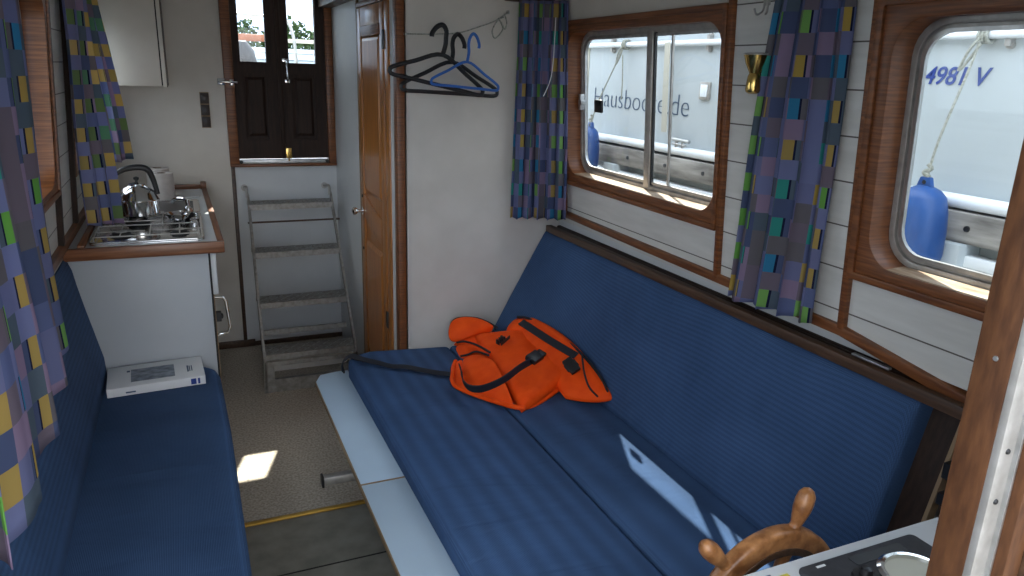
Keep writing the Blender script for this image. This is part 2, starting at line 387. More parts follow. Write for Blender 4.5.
# right wall (lap boards) with two window holes
W1 = dict(f=(1.950, 3.085, 1.265, 1.982), o=(1.975, 3.054, 1.316, 1.934))
W2 = dict(f=(.20, 1.380, 1.255, 1.955), o=(.245, 1.330, 1.300, 1.905))
mb = wall_holes(WR, [-.0, .23, 1.35, 1.96, 3.07, 3.3], [1.07, 1.28, 1.97, 2.16],
                [(1.96, 3.07, 1.28, 1.97), (.23, 1.35, 1.28, 1.97)], 0, .05)
tag(mb.build('wall_right', 'planks'), kind='structure')
# lower wall behind the backrest
tag(box((1.692, 0, 0), (1.74, 3.3, 1.10)).build('wall_right', 'white'), kind='structure')
def railpath(F, z_of, ys, w, n0, n1):
    mb = MB(); vs = []
    for y in ys:
        z = z_of(y); vs += [F(y, z-w/2, n0), F(y, z-w/2, n1), F(y, z+w/2, n1), F(y, z+w/2, n0)]
    fs = []
    for i in range(len(ys)-1):
        for j in range(4): fs.append((i*4+j, i*4+(j+1) % 4, i*4+4+(j+1) % 4, i*4+4+j))
    fs += [(0, 1, 2, 3), tuple((len(ys)-1)*4+j for j in (3, 2, 1, 0))]
    mb.add(vs, fs); return mb
tag(railpath(WR, lambda y: 1.112-.012*(3.22-y)/1.3 if y > 1.39 else 1.095-.13*(1.39-y), [3.23, 2.5, 1.9, 1.39, 1.2, 1.0, .6, .1], .030, -.016, .03).build('trim_3', 'woody', bevel=.003), kind='structure')
k = 4
for yy, z0 in ((3.096, 1.12), (1.938, 1.10), (1.388, 1.10)):
    mb = MB(); wbox(mb, WR, yy-.011, yy+.011, z0, 2.14, -.017, .01)
    tag(mb.build('trim_%d' % k, 'wood', bevel=.003), kind='structure'); k += 1
mb = MB(); wbox(mb, WR, 0, 3.25, 2.09, 2.14, -.03, .0)
tag(mb.build('trim_%d' % k, 'trimwood'), kind='structure'); k += 1
# upper smooth panel above window 1
mb = MB(); wbox(mb, WR, 1.95, 3.085, 1.984, 2.09, -.004, .01)
tag(mb.build('trim_%d' % k, 'cream'), kind='structure'); k += 1

def window(name, F, W, split=None, slide=None, side=1):
    y0, y1, z0, z1 = W['f']; a0, a1, b0, b1 = W['o']
    c = F((y0+y1)/2, (z0+z1)/2, .03)
    e = empty(name, c, kind='structure')
    R = .085
    fo = rrect(F, y0, y1, z0, z1, .004, -.014); fi = rrect(F, a0, a1, b0, b1, R, -.014)
    dn = F(0, 0, 1)-F(0, 0, 0)
    MB().ring(fo, fi, dn*.084).build('window_frame', 'wood', e, bevel=.003)
    # raised lip round the frame
    MB().ring(rrect(F, y0-.002, y1+.002, z0-.002, z1+.002, .006, -.022), rrect(F, y0+.018, y1-.018, z0+.018, z1-.018, .006, -.022), dn*.010).build('window_trim', 'woody', e, bevel=.002)
    # aluminium frame
    g = .055
    MB().ring(rrect(F, a0-.012, a1+.012, b0-.012, b1+.012, R+.01, g), rrect(F, a0+.016, a1-.016, b0+.016, b1-.016, R-.012, g), dn*.020).build('window_frame', 'aludark', e, bevel=.002)
    MB().ring(rrect(F, a0+.012, a1-.012, b0+.012, b1-.012, R-.008, g+.012), rrect(F, a0+.028, a1-.028, b0+.028, b1-.028, R-.018, g+.012), dn*.010).build('glazing_rim', 'aludark', e)
    MB().ring(rrect(F, a0+.024, a1-.024, b0+.024, b1-.024, R-.016, g+.004), rrect(F, a0+.034, a1-.034, b0+.034, b1-.034, R-.022, g+.004), dn*.010).build('glazing_bead', 'alu', e)
    pts = rrect(F, a0+.02, a1-.02, b0+.02, b1-.02, R-.012, g+.018)
    MB().prism(pts, (0, 0, 0), dn*.003).build('pane', 'glass', e)
    if side > 0:
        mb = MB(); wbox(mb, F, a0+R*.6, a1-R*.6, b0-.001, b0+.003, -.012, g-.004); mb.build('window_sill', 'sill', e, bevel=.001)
    if split:
        mb = MB(); wbox(mb, F, split-.019, split+.019, b0+.01, b1-.01, g-.006, g+.02); mb.build('mullion', 'aludark', e, bevel=.003)
        mb = MB(); wbox(mb, F, split-.027, split-.019, b0+.02, b1-.02, g+.002, g+.012); mb.build('mullion_gasket', 'black', e)
    if slide:
        mb = MB(); wbox(mb, F, slide-.004, slide+.004, b0+.02, b1-.02, g+.01, g+.020); mb.build('sliding_pane_edge', 'aludark', e, bevel=.001)
    return e
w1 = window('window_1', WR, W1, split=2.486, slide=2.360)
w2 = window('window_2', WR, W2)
# sliding lock and clip on window 1
mb = MB(); wbox(mb, WR, 2.855, 2.920, 1.595, 1.650, .050, .062); mb.build('window_lock', 'black', w1, bevel=.004)
mb = MB(); wbox(mb, WR, 3.016, 3.036, 1.60, 1.67, .034, .055); wbox(mb, WR, 3.0, 3.028, 1.625, 1.645, .028, .05); mb.build('window_catch', 'alu', w1, bevel=.002)

# left wall and its windows
W3 = dict(f=(2.0, 3.14, 1.27, 2.0), o=(2.04, 3.09, 1.31, 1.955))
W4 = dict(f=(3.62, 4.42, 1.27, 2.0), o=(3.66, 4.38, 1.31, 1.955))
W5 = dict(f=(.62, 1.72, 1.27, 2.0), o=(.66, 1.68, 1.31, 1.955))
mb = wall_holes(WL, [0.3, .65, 1.69, 2.02, 3.12, 3.64, 4.40, 4.80], [-.05, 1.29, 1.98, 2.16],
                [(2.02, 3.12, 1.29, 1.98), (3.64, 4.40, 1.29, 1.98), (.65, 1.69, 1.29, 1.98)], 0, .05)
tag(mb.build('wall_left', 'planksl'), kind='structure')
window('window_3', WL, W3, side=-1); window('window_4', WL, W4, side=-1); window('window_5', WL, W5, side=-1)
for yy in (3.155, 3.60):
    mb = MB(); wbox(mb, WL, yy-.012, yy+.012, 1.06, 2.12, -.02, .01); tag(mb.build('trim_%d' % k, 'darkwood'), kind='structure'); k += 1
mb = MB(); wbox(mb, WL, .3, 4.76, 1.045, 1.075, -.022, .01); tag(mb.build('trim_%d' % k, 'woody'), kind='structure'); k += 1

# stern wall with the double doorway
DX0, DX1, DZ0, DZ1 = .262, .862, 1.185, 2.14
mb = MB()
for a, b in (((-.56, 0), (DX0, 2.16)), ((DX0, 0), (DX1, DZ0-.015)), ((DX1, 0), (1.7, 2.16))):
    mb.box((a[0], YF, a[1]), (b[0], YF+.05, b[1]))
tag(mb.build('wall_stern', 'cream'), kind='structure')
# paler lower panel behind the ladder + brown cover strip + baseboard
tag(box((.268, YF-.006, .03), (XP, YF+.001, 1.160)).build('wall_stern', 'white'), kind='structure')
tag(box((.246, YF-.014, 0), (.268, YF+.001, 1.165)).build('trim_%d' % k, 'trimwood', bevel=.002), kind='structure'); k += 1
tag(box((.02, YF-.018, 0), (.315, YF, .045)).build('baseboard_stern', 'trimwood', bevel=.002), kind='structure')
tag(box((.315, YF-.012, 0), (XP, YF, .03)).build('baseboard_stern', 'trimwood', bevel=.002), kind='structure')
# toilet cabin wall with its wooden door
D0, D1 = 3.445, 3.985
mb = MB()
for y0, y1, z0, z1 in ((D1+.01, YF, 0, 2.14), (D0-.02, D1+.01, 2.05, 2.14), (D0-.02, D1+.01, 0, .06)):
    mb.box((XP, y0, z0), (XP+.03, y1, z1))
mb.box((XP, YB, 0), (XP+.03, D0-.02, 2.14))
tag(mb.build('wall_toilet_cabin', 'white'), kind='structure')
tag(box((XP, YB, 0), (1.73, YB+.03, 2.14)).build('wall_bulkhead', 'cream'), kind='structure')
tag(box((XP-.014, YB-.012, 0), (XP+.022, YB+.05, 2.14)).build('trim_%d' % k, 'wood', bevel=.004), kind='structure'); k += 1
tag(box((XP-.012, 3.355, 0), (XP+.002, D0-.018, 2.14)).build('trim_%d' % k, 'oak', bevel=.003), kind='structure'); k += 1
tag(box((XP-.005, YB+.05, 0), (XP+.002, 3.355, 2.14)).build('trim_%d' % k, 'white'), kind='structure'); k += 1
tag(box((XP-.010, D1+.006, 0), (XP+.004, D1+.040, 2.09)).build('trim_%d' % k, 'tan', bevel=.003), kind='structure'); k += 1
tag(box((XP-.012, 3.355, 2.050), (XP+.004, D1+.04, 2.075)).build('trim_%d' % k, 'wood', bevel=.003), kind='structure'); k += 1
tag(box((.80, 3.3, 2.095), (XP+.02, YF, 2.14)).build('trim_%d' % k, 'trimwood', bevel=.003), kind='structure'); k += 1
tag(box((1.36, YB-.02, 2.062), (1.62, YB+.001, 2.14)).build('trim_%d' % k, 'trimwood', bevel=.003), kind='structure'); k += 1

# wooden toilet door: frame-and-panel, lies in the plane of the cabin wall
de = empty('door_2', (XP-.004, (D0+D1)/2, .05), kind='structure')
X0, X1 = XP-.008, XP+.018
box((X0+.006, D0, .06), (X1, D1, 2.045)).build('door_leaf', 'oak', de, bevel=.002)
for a, b in (((D0, .06), (D0+.075, 2.045)), ((D1-.075, .06), (D1, 2.045)), ((D0+.075, 1.955), (D1-.075, 2.045)), ((D0+.075, .06), (D1-.075, .20))):
    box((X0-.004, a[0], a[1]), (X0+.01, b[0], b[1])).build('door_rail', 'oak', de, bevel=.003)
# swept middle rail
ys = [D0+.075+(D1-D0-.15)*i/10 for i in range(11)]
def swept(z): return [V((X0-.004, y, z-.075*math.sin(PI*.5*(D1-.075-y)/(D1-D0-.15))+.02)) for y in ys]
MB().prism(swept(1.09)+swept(.96)[::-1], (0, 0, 0), (.014, 0, 0)).build('door_rail', 'oak', de, bevel=.002)
def panel(zlo, zhi):
    a, b = D0+.088, D1-.088
    f = lambda y, z: V((X0-.001, y, z))
    def lp(i, n): return [V((X0-.006+.0*n, a+i, zlo+i)), V((X0-.006, b-i, zlo+i)), V((X0-.006, b-i, zhi-i)), V((X0-.006, a+i, zhi-i))]
    lo = [V((X0+.004, p.y, p.z)) for p in lp(0, 0)]; hi = lp(.022, 0)
    mb = MB(); mb.add(lo+hi, [(0, 1, 5, 4), (1, 2, 6, 5), (2, 3, 7, 6), (3, 0, 4, 7), (4, 5, 6, 7), (3, 2, 1, 0)])
    mb.build('door_panel', 'oak', de)
panel(1.12, 1.905); panel(.215, .86)
box((X0-.008, D0+.075, 1.905), (X0+.006, D1-.075, 1.955)).build('door_panel', 'wood', de, bevel=.003)
mb = MB().lathe([(.022, 0), (.022, .005), (.009, .008), (.008, .03), (.014, .035), (.023, .045), (.023, .055), (.012, .062)], (X0-.004, D1-.045, 1.01), (-1, 0, 0), 20)
mb.build('door_handle', 'chrome', de, smooth=True)
for z in (1.03, .80):
    mb = MB().lathe([(.009, 0), (.009, .004), (.005, .006)], (X0-.004, D1-.04, z+.06 if z > 1 else z), (-1, 0, 0), 12); mb.build('keyhole_cover', 'black', de)
for z in (1.84, .5):
    box((X0-.010, D0-.016, z), (X0+.002, D0+.014, z+.085)).build('hinge', 'black', de, bevel=.003)

# stern double doors
se = empty('door_1', ((DX0+DX1)/2, YF-.02, DZ0), kind='structure')
for a, b in (((.243, 1.160), (.297, 2.14)), ((.828, 1.160), (.874, 2.14))):
    box((a[0], YF-.035, a[1]), (b[0], YF+.03, b[1])).build('door_frame', 'wood', se, bevel=.004)
box((.243, YF-.042, 1.158), (.874, YF+.02, 1.176)).build('door_frame', 'wood', se, bevel=.004)
box((.297, YF-.030, 1.176), (.828, YF+.02, 1.200)).build('door_sill', 'alu', se, bevel=.003)
yd0, yd1 = YF-.020, YF+.020
def leaf(x0, x1, gx0, gx1, px0, px1, qx0, qx1):
    lf = empty('door_leaf', (0, 0, 0)); lf.parent = se; lf.location = V(((x0+x1)/2, YF, DZ0+.02))-world_loc(se)
    mb = MB()
    for a in ((x0, gx0, 1.768, 2.14), (gx1, x1, 1.768, 2.14), (x0, x1, 1.705, 1.768), (x0, px0, 1.318, 1.705), (px1, x1, 1.318, 1.705), (x0, x1, 1.205, 1.318)):
        mb.box((a[0], yd0, a[2]), (a[1], yd1, a[3]))
    mb.build('leaf_frame', 'darkwood', lf)
    lo = [V((x, yd0+.010, z)) for x, z in ((px0, 1.318), (px1, 1.318), (px1, 1.705), (px0, 1.705))]
    mi = [V((x, yd0+.012, z)) for x, z in ((qx0-.01, 1.341), (qx1+.01, 1.341), (qx1+.01, 1.684), (qx0-.01, 1.684))]
    hi = [V((x, yd0+.001, z)) for x, z in ((qx0+.006, 1.357), (qx1-.006, 1.357), (qx1-.006, 1.668), (qx0+.006, 1.668))]
    mb = MB(); mb.add(lo+mi+hi, [(0, 1, 5, 4), (1, 2, 6, 5), (2, 3, 7, 6), (3, 0, 4, 7), (4, 5, 9, 8), (5, 6, 10, 9), (6, 7, 11, 10), (7, 4, 8, 11), (8, 9, 10, 11)])
    mb.build('door_panel', 'darkwood', lf)
    mb = MB()
    fo = [V((x, yd0-.006, z)) for x, z in ((gx0-.010, 1.760), (gx1+.010, 1.760), (gx1+.010, 2.14), (gx0-.010, 2.14))]
    fi = [V((x, yd0-.006, z)) for x, z in ((gx0, 1.771), (gx1, 1.771), (gx1, 2.14), (gx0, 2.14))]
    mb.ring(fo, fi, (0, .012, 0)).build('glazing_bead', 'darkwood', lf)
    box((gx0-.002, YF-.002, 1.766), (gx1+.002, YF+.002, 2.14)).build('pane', 'glass', lf)
leaf(.298, .556, .338, .486, .346, .478, .371, .459)
leaf(.558, .827, .614, .772, .622, .762, .650, .738)
box((.545, yd0-.012, 1.205), (.570, yd0, 2.14)).build('astragal', 'darkwood', se, bevel=.004)
mb = MB(); mb.box((.574, yd0-.014, 1.775), (.606, yd0, 1.795)); mb.box((.584, yd0-.014, 1.655), (.612, yd0, 1.675))
mb.tube(smoothpath([(.590, yd0-.010, 1.79), (.594, yd0-.032, 1.765), (.597, yd0-.034, 1.72), (.599, yd0-.032, 1.685), (.598, yd0-.010, 1.665)]), .006)
mb.build('door_handle', 'chrome', se, bevel=.002)
mb = MB(); mb.box((.567, yd0-.010, 1.205), (.603, yd0, 1.270)); mb.tube([(.585, yd0-.014, 1.19), (.585, yd0-.014, 1.26)], .006)
mb.build('floor_bolt', 'brass', se, bevel=.002)
mb = MB(); mb.box((.205, YF-.040, 1.635), (.250, YF, 1.672)); mb.tube([(.205, YF-.048, 1.655), (.315, YF-.048, 1.650)], .010); mb.box((.270, YF-.055, 1.632), (.296, YF-.03, 1.668))
mb.build('bolt_latch', 'chrome', se, bevel=.003)
for x in (.305, .815):
    MB().lathe([(.010, 0), (.010, .01), (.004, .014)], (x, YF-.030, 1.188), (0, -1, 0), 12).build('sill_screw', 'black', se)

# ------------------------------------------------------------------ wheelhouse behind the camera (unseen, left roofless to add sky fill in the cabin)
tag(box((-.85, FLOORY, 0), (-.80, .3, 1.0)).build('wall_left', 'white'), kind='structure')
tag(box((1.75, FLOORY, 0), (1.80, .0, 1.0)).build('wall_right', 'white'), kind='structure')
tag(box((-.85, FLOORY-.05, 0), (1.80, FLOORY, 1.0)).build('wall_bow', 'white'), kind='structure')
# half bulkhead right of the post
tag(box((1.06, .44, 0), (1.64, .47, 2.14)).build('wall_wheelhouse', 'trimwood'), kind='structure')
tag(box((-.80, .28, 0), (-.50, .33, 2.14)).build('wall_wheelhouse', 'trimwood'), kind='structure')

# ------------------------------------------------------------------ right sofa
def cushion(prof, y0, y1, name, parent, bev=.03, m='sofa'):
    n = len(prof); cuts = 14
    mb = MB().prism([(x, 0, z) for x, z in prof], (0, y0, 0), (0, y1, 0))
    return mb.build(name, m, parent, bevel=bev, bseg=5, angle=60)
sb = empty('sofa_bench', (1.1, 2.1, 0), 'long blue upholstered bench sofa with raised pale fold-out board along the right wall', 'sofa')
box((.64, .99, 0), (1.69, YB-.01, .40)).build('base', 'trimwood', sb, bevel=.004)
# seat cushions
def front_cushion():
    pts = [(.592, 1.0), (.585, 3.05), (.600, 3.13), (.655, 3.185), (.72, YB-.006), (1.108, YB-.006), (1.100, 1.0)]
    zt = lambda x: .488-.030*(x-.59)/.5
    mb = MB(); n = len(pts)
    mb.add([(x, y, .405) for x, y in pts]+[(x, y, zt(x)) for x, y in pts],
           [tuple(range(n))[::-1], tuple(range(n, 2*n))]+[(i, (i+1) % n, (i+1) % n+n, i+n) for i in range(n)])
    return mb.build('seat_cushion', 'sofa', sb, bevel=.022, bseg=4, angle=60)
front_cushion()
cushion([(1.110, .405), (1.60, .405), (1.58, .475), (1.110, .457)], 1.0, YB-.006, 'seat_cushion', sb, .020)
# backrest: leaning boxed cushion
def bfront(y, z):
    t = min(1, max(0, (y-2.45)/.75)); t = t*t*(3-2*t); k_ = min(1, max(0, (1.0-z)/.5))
    return 1.465+.26*(z-.49)-.145*t*k_
def backrest():
    Y0, Y1, Z0, Z1, T = 1.105, YB-.008, .46, 1.012, .075
    nu, nv = 46, 16; fr = []; bkp = []
    def ez(i, n, L_, r=.028):   # grid denser at the rim
        t = i/n; return .5-.5*math.cos(PI*t)
    for j in range(nv+1):
        v = ez(j, nv, 1); z = Z0+(Z1-Z0)*v
        for i in range(nu+1):
            u = ez(i, nu, 1); y = Y0+(Y1-Y0)*u
            dy = min(y-Y0, Y1-y); dz = min(z-Z0, Z1-z); r = .028
            e_ = 0
            for d_ in (dy, dz):
                if d_ < r: e_ = max(e_, r-math.sqrt(max(0, r*r-(r-d_)**2)))
            w_ = .004*noise.noise(V((y*3, z*5, 1)))
            fr.append(V((bfront(y, z)+e_+w_, y, z))); bkp.append(V((1.465+.26*(z-.49)+T, y, z)))
    W = nu+1; nb_ = len(fr); fs = []
    for j in range(nv):
        for i in range(nu):
            a = j*W+i; fs += [(a, a+W, a+W+1, a+1), (nb_+a, nb_+a+1, nb_+a+W+1, nb_+a+W)]
    rimi = [i for i in range(W)]+[j*W+nu for j in range(1, nv+1)]+[nv*W+i for i in range(nu-1, -1, -1)]+[j*W for j in range(nv-1, 0, -1)]
    for q in range(len(rimi)):
        a, b = rimi[q], rimi[(q+1) % len(rimi)]; fs.append((a, b, nb_+b, nb_+a))
    mb = MB(); mb.add(fr+bkp, fs); return mb.build('backrest', 'sofa', sb, smooth=True, angle=55)
backrest()
def bk(z, n): return (1.465+.26*(z-.49)+n, z)
MB().prism([(x, 0, z) for x, z in (bk(.41, .078), bk(1.03, .070), bk(1.03, .090), bk(.41, .096))], (0, 1.03, 0), (0, 3.21, 0)).build('back_board', 'darkwood', sb, bevel=.003)
MB().prism([(x, 0, z) for x, z in (bk(.41, .072), bk(1.03, .066), bk(1.03, .096), bk(.41, .100))], (0, 1.020, 0), (0, 1.030, 0)).build('back_board_edge', 'tan', sb)
# dark capping with a groove
box((1.592, .98, 1.012), (1.624, 3.17, 1.044)).build('top_rail', 'trimwood', sb, bevel=.004)
box((1.630, .96, 1.010), (1.652, 3.13, 1.040)).build('top_rail', 'darkwood', sb, bevel=.004)
mb = MB(); mb.box((1.626, 1.22, 1.040), (1.640, 1.34, 1.047)); mb.build('hinge', 'alu', sb, bevel=.002)
mb = MB(); mb.tube(smoothpath([(1.60, .985, .88), (1.605, .965, .87), (1.60, .96, .84), (1.595, .968, .81), (1.60, .985, .80)]), .006); mb.box((1.585, .975, .86), (1.615, 1.0, .90)); mb.box((1.585, .975, .79), (1.615, 1.0, .82))
mb.build('hook', 'black', sb)
# boards at the near end of the backrest
MB().prism([(x, 0, z) for x, z in (bk(.1, .100), bk(1.03, .080), bk(1.03, .100), bk(.1, .12))], (0, .93, 0), (0, .985, 0)).build('end_board', 'darkwood', sb, bevel=.003)

# pale pull-out boards
def pboard(y0, y1, cham=False):
    e = empty('bench_board', (.52, (y0+y1)/2, .41)); 
    pts = [(.440, y0), (.594, y0), (.594, y1), (.440, y1)]
    if cham: pts = [(.440, y0), (.594, y0), (.596, y1), (.545, y1), (.470, y1-.015), (.440, y1-.085)]
    MB().prism([(x, y, 0) for x, y in pts], (0, 0, .412), (0, 0, .430)).build('board', 'panelwhite', e, bevel=.002)
    l = MB(); 
    l.prism([(x, y, 0) for x, y in [(.4365, y0), (.4405, y0), (.4405, pts[-1][1]), (.4365, pts[-1][1])]], (0, 0, .410), (0, 0, .4285)); l.build('edge_lipping', 'tan', e)
    return e
pb = pboard(2.150, 3.130, True); tag(pb, 'pale blue laminate fold-out board with chamfered far end beside the ladder', 'board')
pb = pboard(1.0, 2.144); tag(pb, 'pale blue laminate fold-out board nearer the ship wheel', 'board')
box((.437, 2.1435, .411), (.596, 2.1505, .431)).build('edge_lipping', 'tan', pb)
st = MB(); st.box((.405, 2.745, .085), (.70, 2.785, .125)); st = st.build('support_bar', 'aludark', None, bevel=.008)
tag(st, 'dark metal square tube support sticking out under the fold-out board', 'support bar')
box((.402, 2.742, .082), (.412, 2.788, .128)).build('end_cap', 'black', st, bevel=.003)

# ------------------------------------------------------------------ left sofa
ls = empty('sofa_bench', (-.15, 2.2, 0), 'blue upholstered bench sofa along the left wall with white box on its seat', 'sofa')
box((-.50, .50, 0), (.02, 3.225, .366)).build('base', 'trimwood', ls, bevel=.004)
pts = [(-.40, .5), (.065, .5), (.068, 2.6), (.058, 3.10), (.045, 3.18), (.0, 3.236), (-.40, 3.236)]
mb = MB(); n = len(pts)
mb.add([(x, y, .37) for x, y in pts]+[(x, y, .497) for x, y in pts], [tuple(range(n))[::-1], tuple(range(n, 2*n))]+[(i, (i+1) % n, (i+1) % n+n, i+n) for i in range(n)])
mb.build('seat_cushion', 'sofa', ls, bevel=.028, bseg=4, angle=60)
prof = [(-.372, .49), (-.376, .58), (-.420, .80), (-.438, .90), (-.446, .955), (-.458, .990), (-.470, 1.004), (-.474, .99), (-.499, .49)]
MB().prism([(x, 0, z) for x, z in prof], (0, .5, 0), (0, 3.236, 0)).build('backrest', 'sofa', ls, bevel=.014, bseg=3, angle=50)

# white flat carton on the left seat
bx = empty('carton', (-.19, 3.1, .499), 'flat white printed carton lying on the left blue seat by the galley', 'box')
mb = MB(); a = V((-.355, 2.985, .499)); ux = V((.365, .028, 0)).normalized(); uy = V((-.01, .2, 0)).normalized()
def cb(x0, x1, y0, y1, z0, z1): return MB().quadbox([a+ux*x+uy*y+V((0, 0, z)) for z in (z0, z1) for y in (y0, y1) for x in (x0, x1)])
cb(0, .355, 0, .232, 0, .036).build('carton_body', 'paper', bx, bevel=.002)
cb(.085, .245, .045, .178, .036, .0366).build('cover_picture', noisy('grey_print', (.10, .12, .15), (.30, .33, .38), (25, 40, 1), .5), bx)
cb(.300, .320, -.0005, .0, .006, .030).build('blue_mark', 'ink', bx)
cb(.326, .334, -.0005, .0, .006, .030).build('blue_mark', 'ink', bx)
for i, q in enumerate((.055, .063, .071)):
    cb(.292, .298, .07, .14, .036, .0364).build('print_line', 'inkg', bx) if i == 0 else cb(.292+i*.008, .296+i*.008, .075, .135, .036, .0364).build('print_line', 'inkg', bx)
cb(.070, .082, .155, .172, .036, .0366).build('print_line', 'inkg', bx)
cb(.065, .10, -.0005, 0, .010, .016).build('print_line', 'inkg', bx)

# ------------------------------------------------------------------ galley
ge = empty('galley_unit', (-.2, 4.0, 0), 'white galley base cabinet behind the left sofa under the hob', 'cabinet')
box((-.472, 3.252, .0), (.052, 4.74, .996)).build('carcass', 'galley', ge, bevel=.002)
box((.052, 3.258, .05), (.060, 4.72, .99)).build('gap', 'dark', ge)
dr = box((.060, 3.262, .80), (.082, 3.85, .985)).build('drawer', 'white', ge, bevel=.003)
box((.0598, 3.265, .08), (.064, 3.85, .79)).build('door', 'tan', ge, bevel=.002)
mb = MB(); mb.tube([(.06, 3.29, .782), (.100, 3.29, .776), (.108, 3.29, .76), (.118, 3.292, .64), (.108, 3.292, .615), (.06, 3.292, .605)], .0065); mb.build('handle', 'chrome', ge, smooth=True)
mb = MB(); mb.box((.062, 3.282, .67), (.085, 3.312, .71)); mb.lathe([(.012, 0), (.012, .02), (.005, .024)], (.07, 3.297, .69), (1, 0, 0), 12); mb.build('latch', 'black', ge)
wt = empty('worktop', (-.2, 4.0, 1.0), 'white galley worktop with brown wooden edging', 'worktop')
mb = MB(); mb.quadbox([V(p) for p in ((-.470, 3.235, 1.0), (.095, 3.235, 1.0), (-.470, 4.755, 1.0), (.078, 4.755, 1.0), (-.470, 3.235, 1.034), (.095, 3.235, 1.034), (-.470, 4.755, 1.034), (.078, 4.755, 1.034))])
mb.build('top', 'white', wt)
mb = MB(); mb.box((-.470, 3.213, .993), (.118, 3.238, 1.041)); mb.build('front_edging', 'woodx', wt, bevel=.004)
mb = MB(); mb.quadbox([V(p) for p in ((.092, 3.238, .993), (.118, 3.238, .993), (.070, 4.755, .993), (.098, 4.755, .993), (.092, 3.238, 1.043), (.118, 3.238, 1.043), (.070, 4.755, 1.043), (.098, 4.755, 1.043))]); mb.build('side_edging', 'woody', wt, bevel=.004)
mb = MB(); mb.box((-.42, 3.238, 1.034), (-.395, 4.2, 1.05)); mb.build('fiddle_rail', 'woody', wt, bevel=.003)
mb = MB(); mb.box((.066, 4.700, 1.034), (.098, 4.755, 1.075)); mb.box((-.3, 4.73, 1.034), (.07, 4.755, 1.06)); mb.build('back_upstand', 'woodx', wt, bevel=.003)
# hob + sink
hb = empty('gas_hob', (-.18, 3.6, 1.036), 'stainless steel gas hob set into the galley worktop under the kettle', 'hob')
pts = rr = []
def rxy(x0, x1, y0, y1, r, z, seg=5):
    out = []
    for cx, cy, a0 in ((x1-r, y1-r, 0), (x0+r, y1-r, 90), (x0+r, y0+r, 180), (x1-r, y0+r, 270)):
        for q in range(seg+1):
            t = math.radians(a0+90*q/seg); out.append((cx+r*math.cos(t), cy+r*math.sin(t), z))
    return out
HX0, HX1, HY0, HY1 = -.385, .045, 3.285, 3.90
MB().prism(rxy(HX0, HX1, HY0, HY1, .03, 0), (0, 0, 1.030), (0, 0, 1.040)).build('hob_plate', 'steel', hb, bevel=.002)
MB().ring(rxy(HX0, HX1, HY0, HY1, .03, 1.040), rxy(HX0+.012, HX1-.012, HY0+.012, HY1-.012, .022, 1.040), (0, 0, .007)).build('hob_rim', 'steel', hb, bevel=.002)
for cx, cy, r in ((-.275, 3.43, .036), (-.050, 3.43, .030), (-.225, 3.72, .04)):
    bu_ = MB().lathe([(r+.012, 0), (r+.010, .004), (r, .006), (r, .014), (r-.004, .018), (.004, .018)], (cx, cy, 1.040), n=24).build('burner', 'basin', hb, smooth=True)
    MB().lathe([(r*.62, 0), (r*.62, .004), (.003, .005)], (cx, cy, 1.058), n=20).build('burner_cap', 'aludark', bu_, smooth=True)
mb = MB()
for x in (-.275, -.05):
    mb.tube([(x, 3.33, 1.060), (x, 3.56, 1.060)],   .0026, 8); mb.tube([(x-.09, 3.43, 1.060), (x+.09, 3.43, 1.060)],   .0026, 8)
mb.tube([(-.370, 3.33, 1.060), (.025, 3.33, 1.060), (.025, 3.56, 1.060), (-.370, 3.56, 1.060)],   .0026, 8, closed=True)
mb.tube([(-.165, 3.33, 1.060), (-.165, 3.56, 1.060)],   .0026, 8)
for x, y in ((-.37, 3.33), (.025, 3.33), (-.37, 3.56), (.025, 3.56)): mb.tube([(x, y, 1.040), (x, y, 1.060)],   .0026, 8)
mb.build('pan_support', 'aludark', hb, smooth=True)
mb = MB(); mb.tube([(-.330, 3.62, 1.066), (-.12, 3.62, 1.066), (-.12, 3.84, 1.066), (-.330, 3.84, 1.066)],   .0026, 8, closed=True)
mb.tube([(-.225, 3.62, 1.066), (-.225, 3.84, 1.066)],   .0026, 8); mb.tube([(-.33, 3.72, 1.066), (-.12, 3.72, 1.066)],   .0026, 8)
for x, y in ((-.33, 3.62), (-.12, 3.62), (-.33, 3.84), (-.12, 3.84)): mb.tube([(x, y, 1.040), (x, y, 1.066)],   .0026, 8)
mb.build('pan_support', 'aludark', hb, smooth=True)
for y in (3.63, 3.70):
    MB().lathe([(.020, 0), (.019, .012), (.014, .016), (.010, .017)], (.012, y, 1.040), n=18).build('control_knob', 'steel', hb, smooth=True)
MB().lathe([(.022, 0), (.022, .02), (.016, .026), (.004, .028)], (-.005, 3.79, 1.040), n=18).build('control_knob', 'black', hb, smooth=True)
# chrome pot lid like bowl lying by the kettle
pl = MB().lathe([(.018, 0), (.04, .006), (.055, .026), (.057, .034), (.053, .034), (.050, .026), (.036, .010), (.004, .008)], (-.055, 3.735, 1.041), n=28).build('small_bowl', 'chrome', None, smooth=True)
tag(pl, 'small shiny chrome bowl standing on the hob right of the kettle', 'bowl')
sk = empty('sink', (-.14, 4.12, 1.036), 'stainless steel sink basin behind the hob', 'sink')
SX0, SX1, SY0, SY1 = -.36, .045, 3.93, 4.33
MB().ring(rxy(SX0, SX1, SY0, SY1, .04, 1.034), rxy(SX0+.03, SX1-.03, SY0+.03, SY1-.03, .04, 1.034), (0, 0, .006)).build('sink_rim', 'steel', sk, bevel=.002)
o_ = rxy(SX0+.03, SX1-.03, SY0+.03, SY1-.03, .04, 1.0345); i_ = rxy(SX0+.045, SX1-.045, SY0+.045, SY1-.045, .04, 1.0348)
mb = MB(); n = len(o_); mb.add(o_+i_, [(q, (q+1) % n, n+(q+1) % n, n+q) for q in range(n)]+[tuple(range(n, 2*n))]); mb.build('basin', mat('shadowed_steel_basin', (.10, .10, .10), .3, .9), sk, smooth=True)
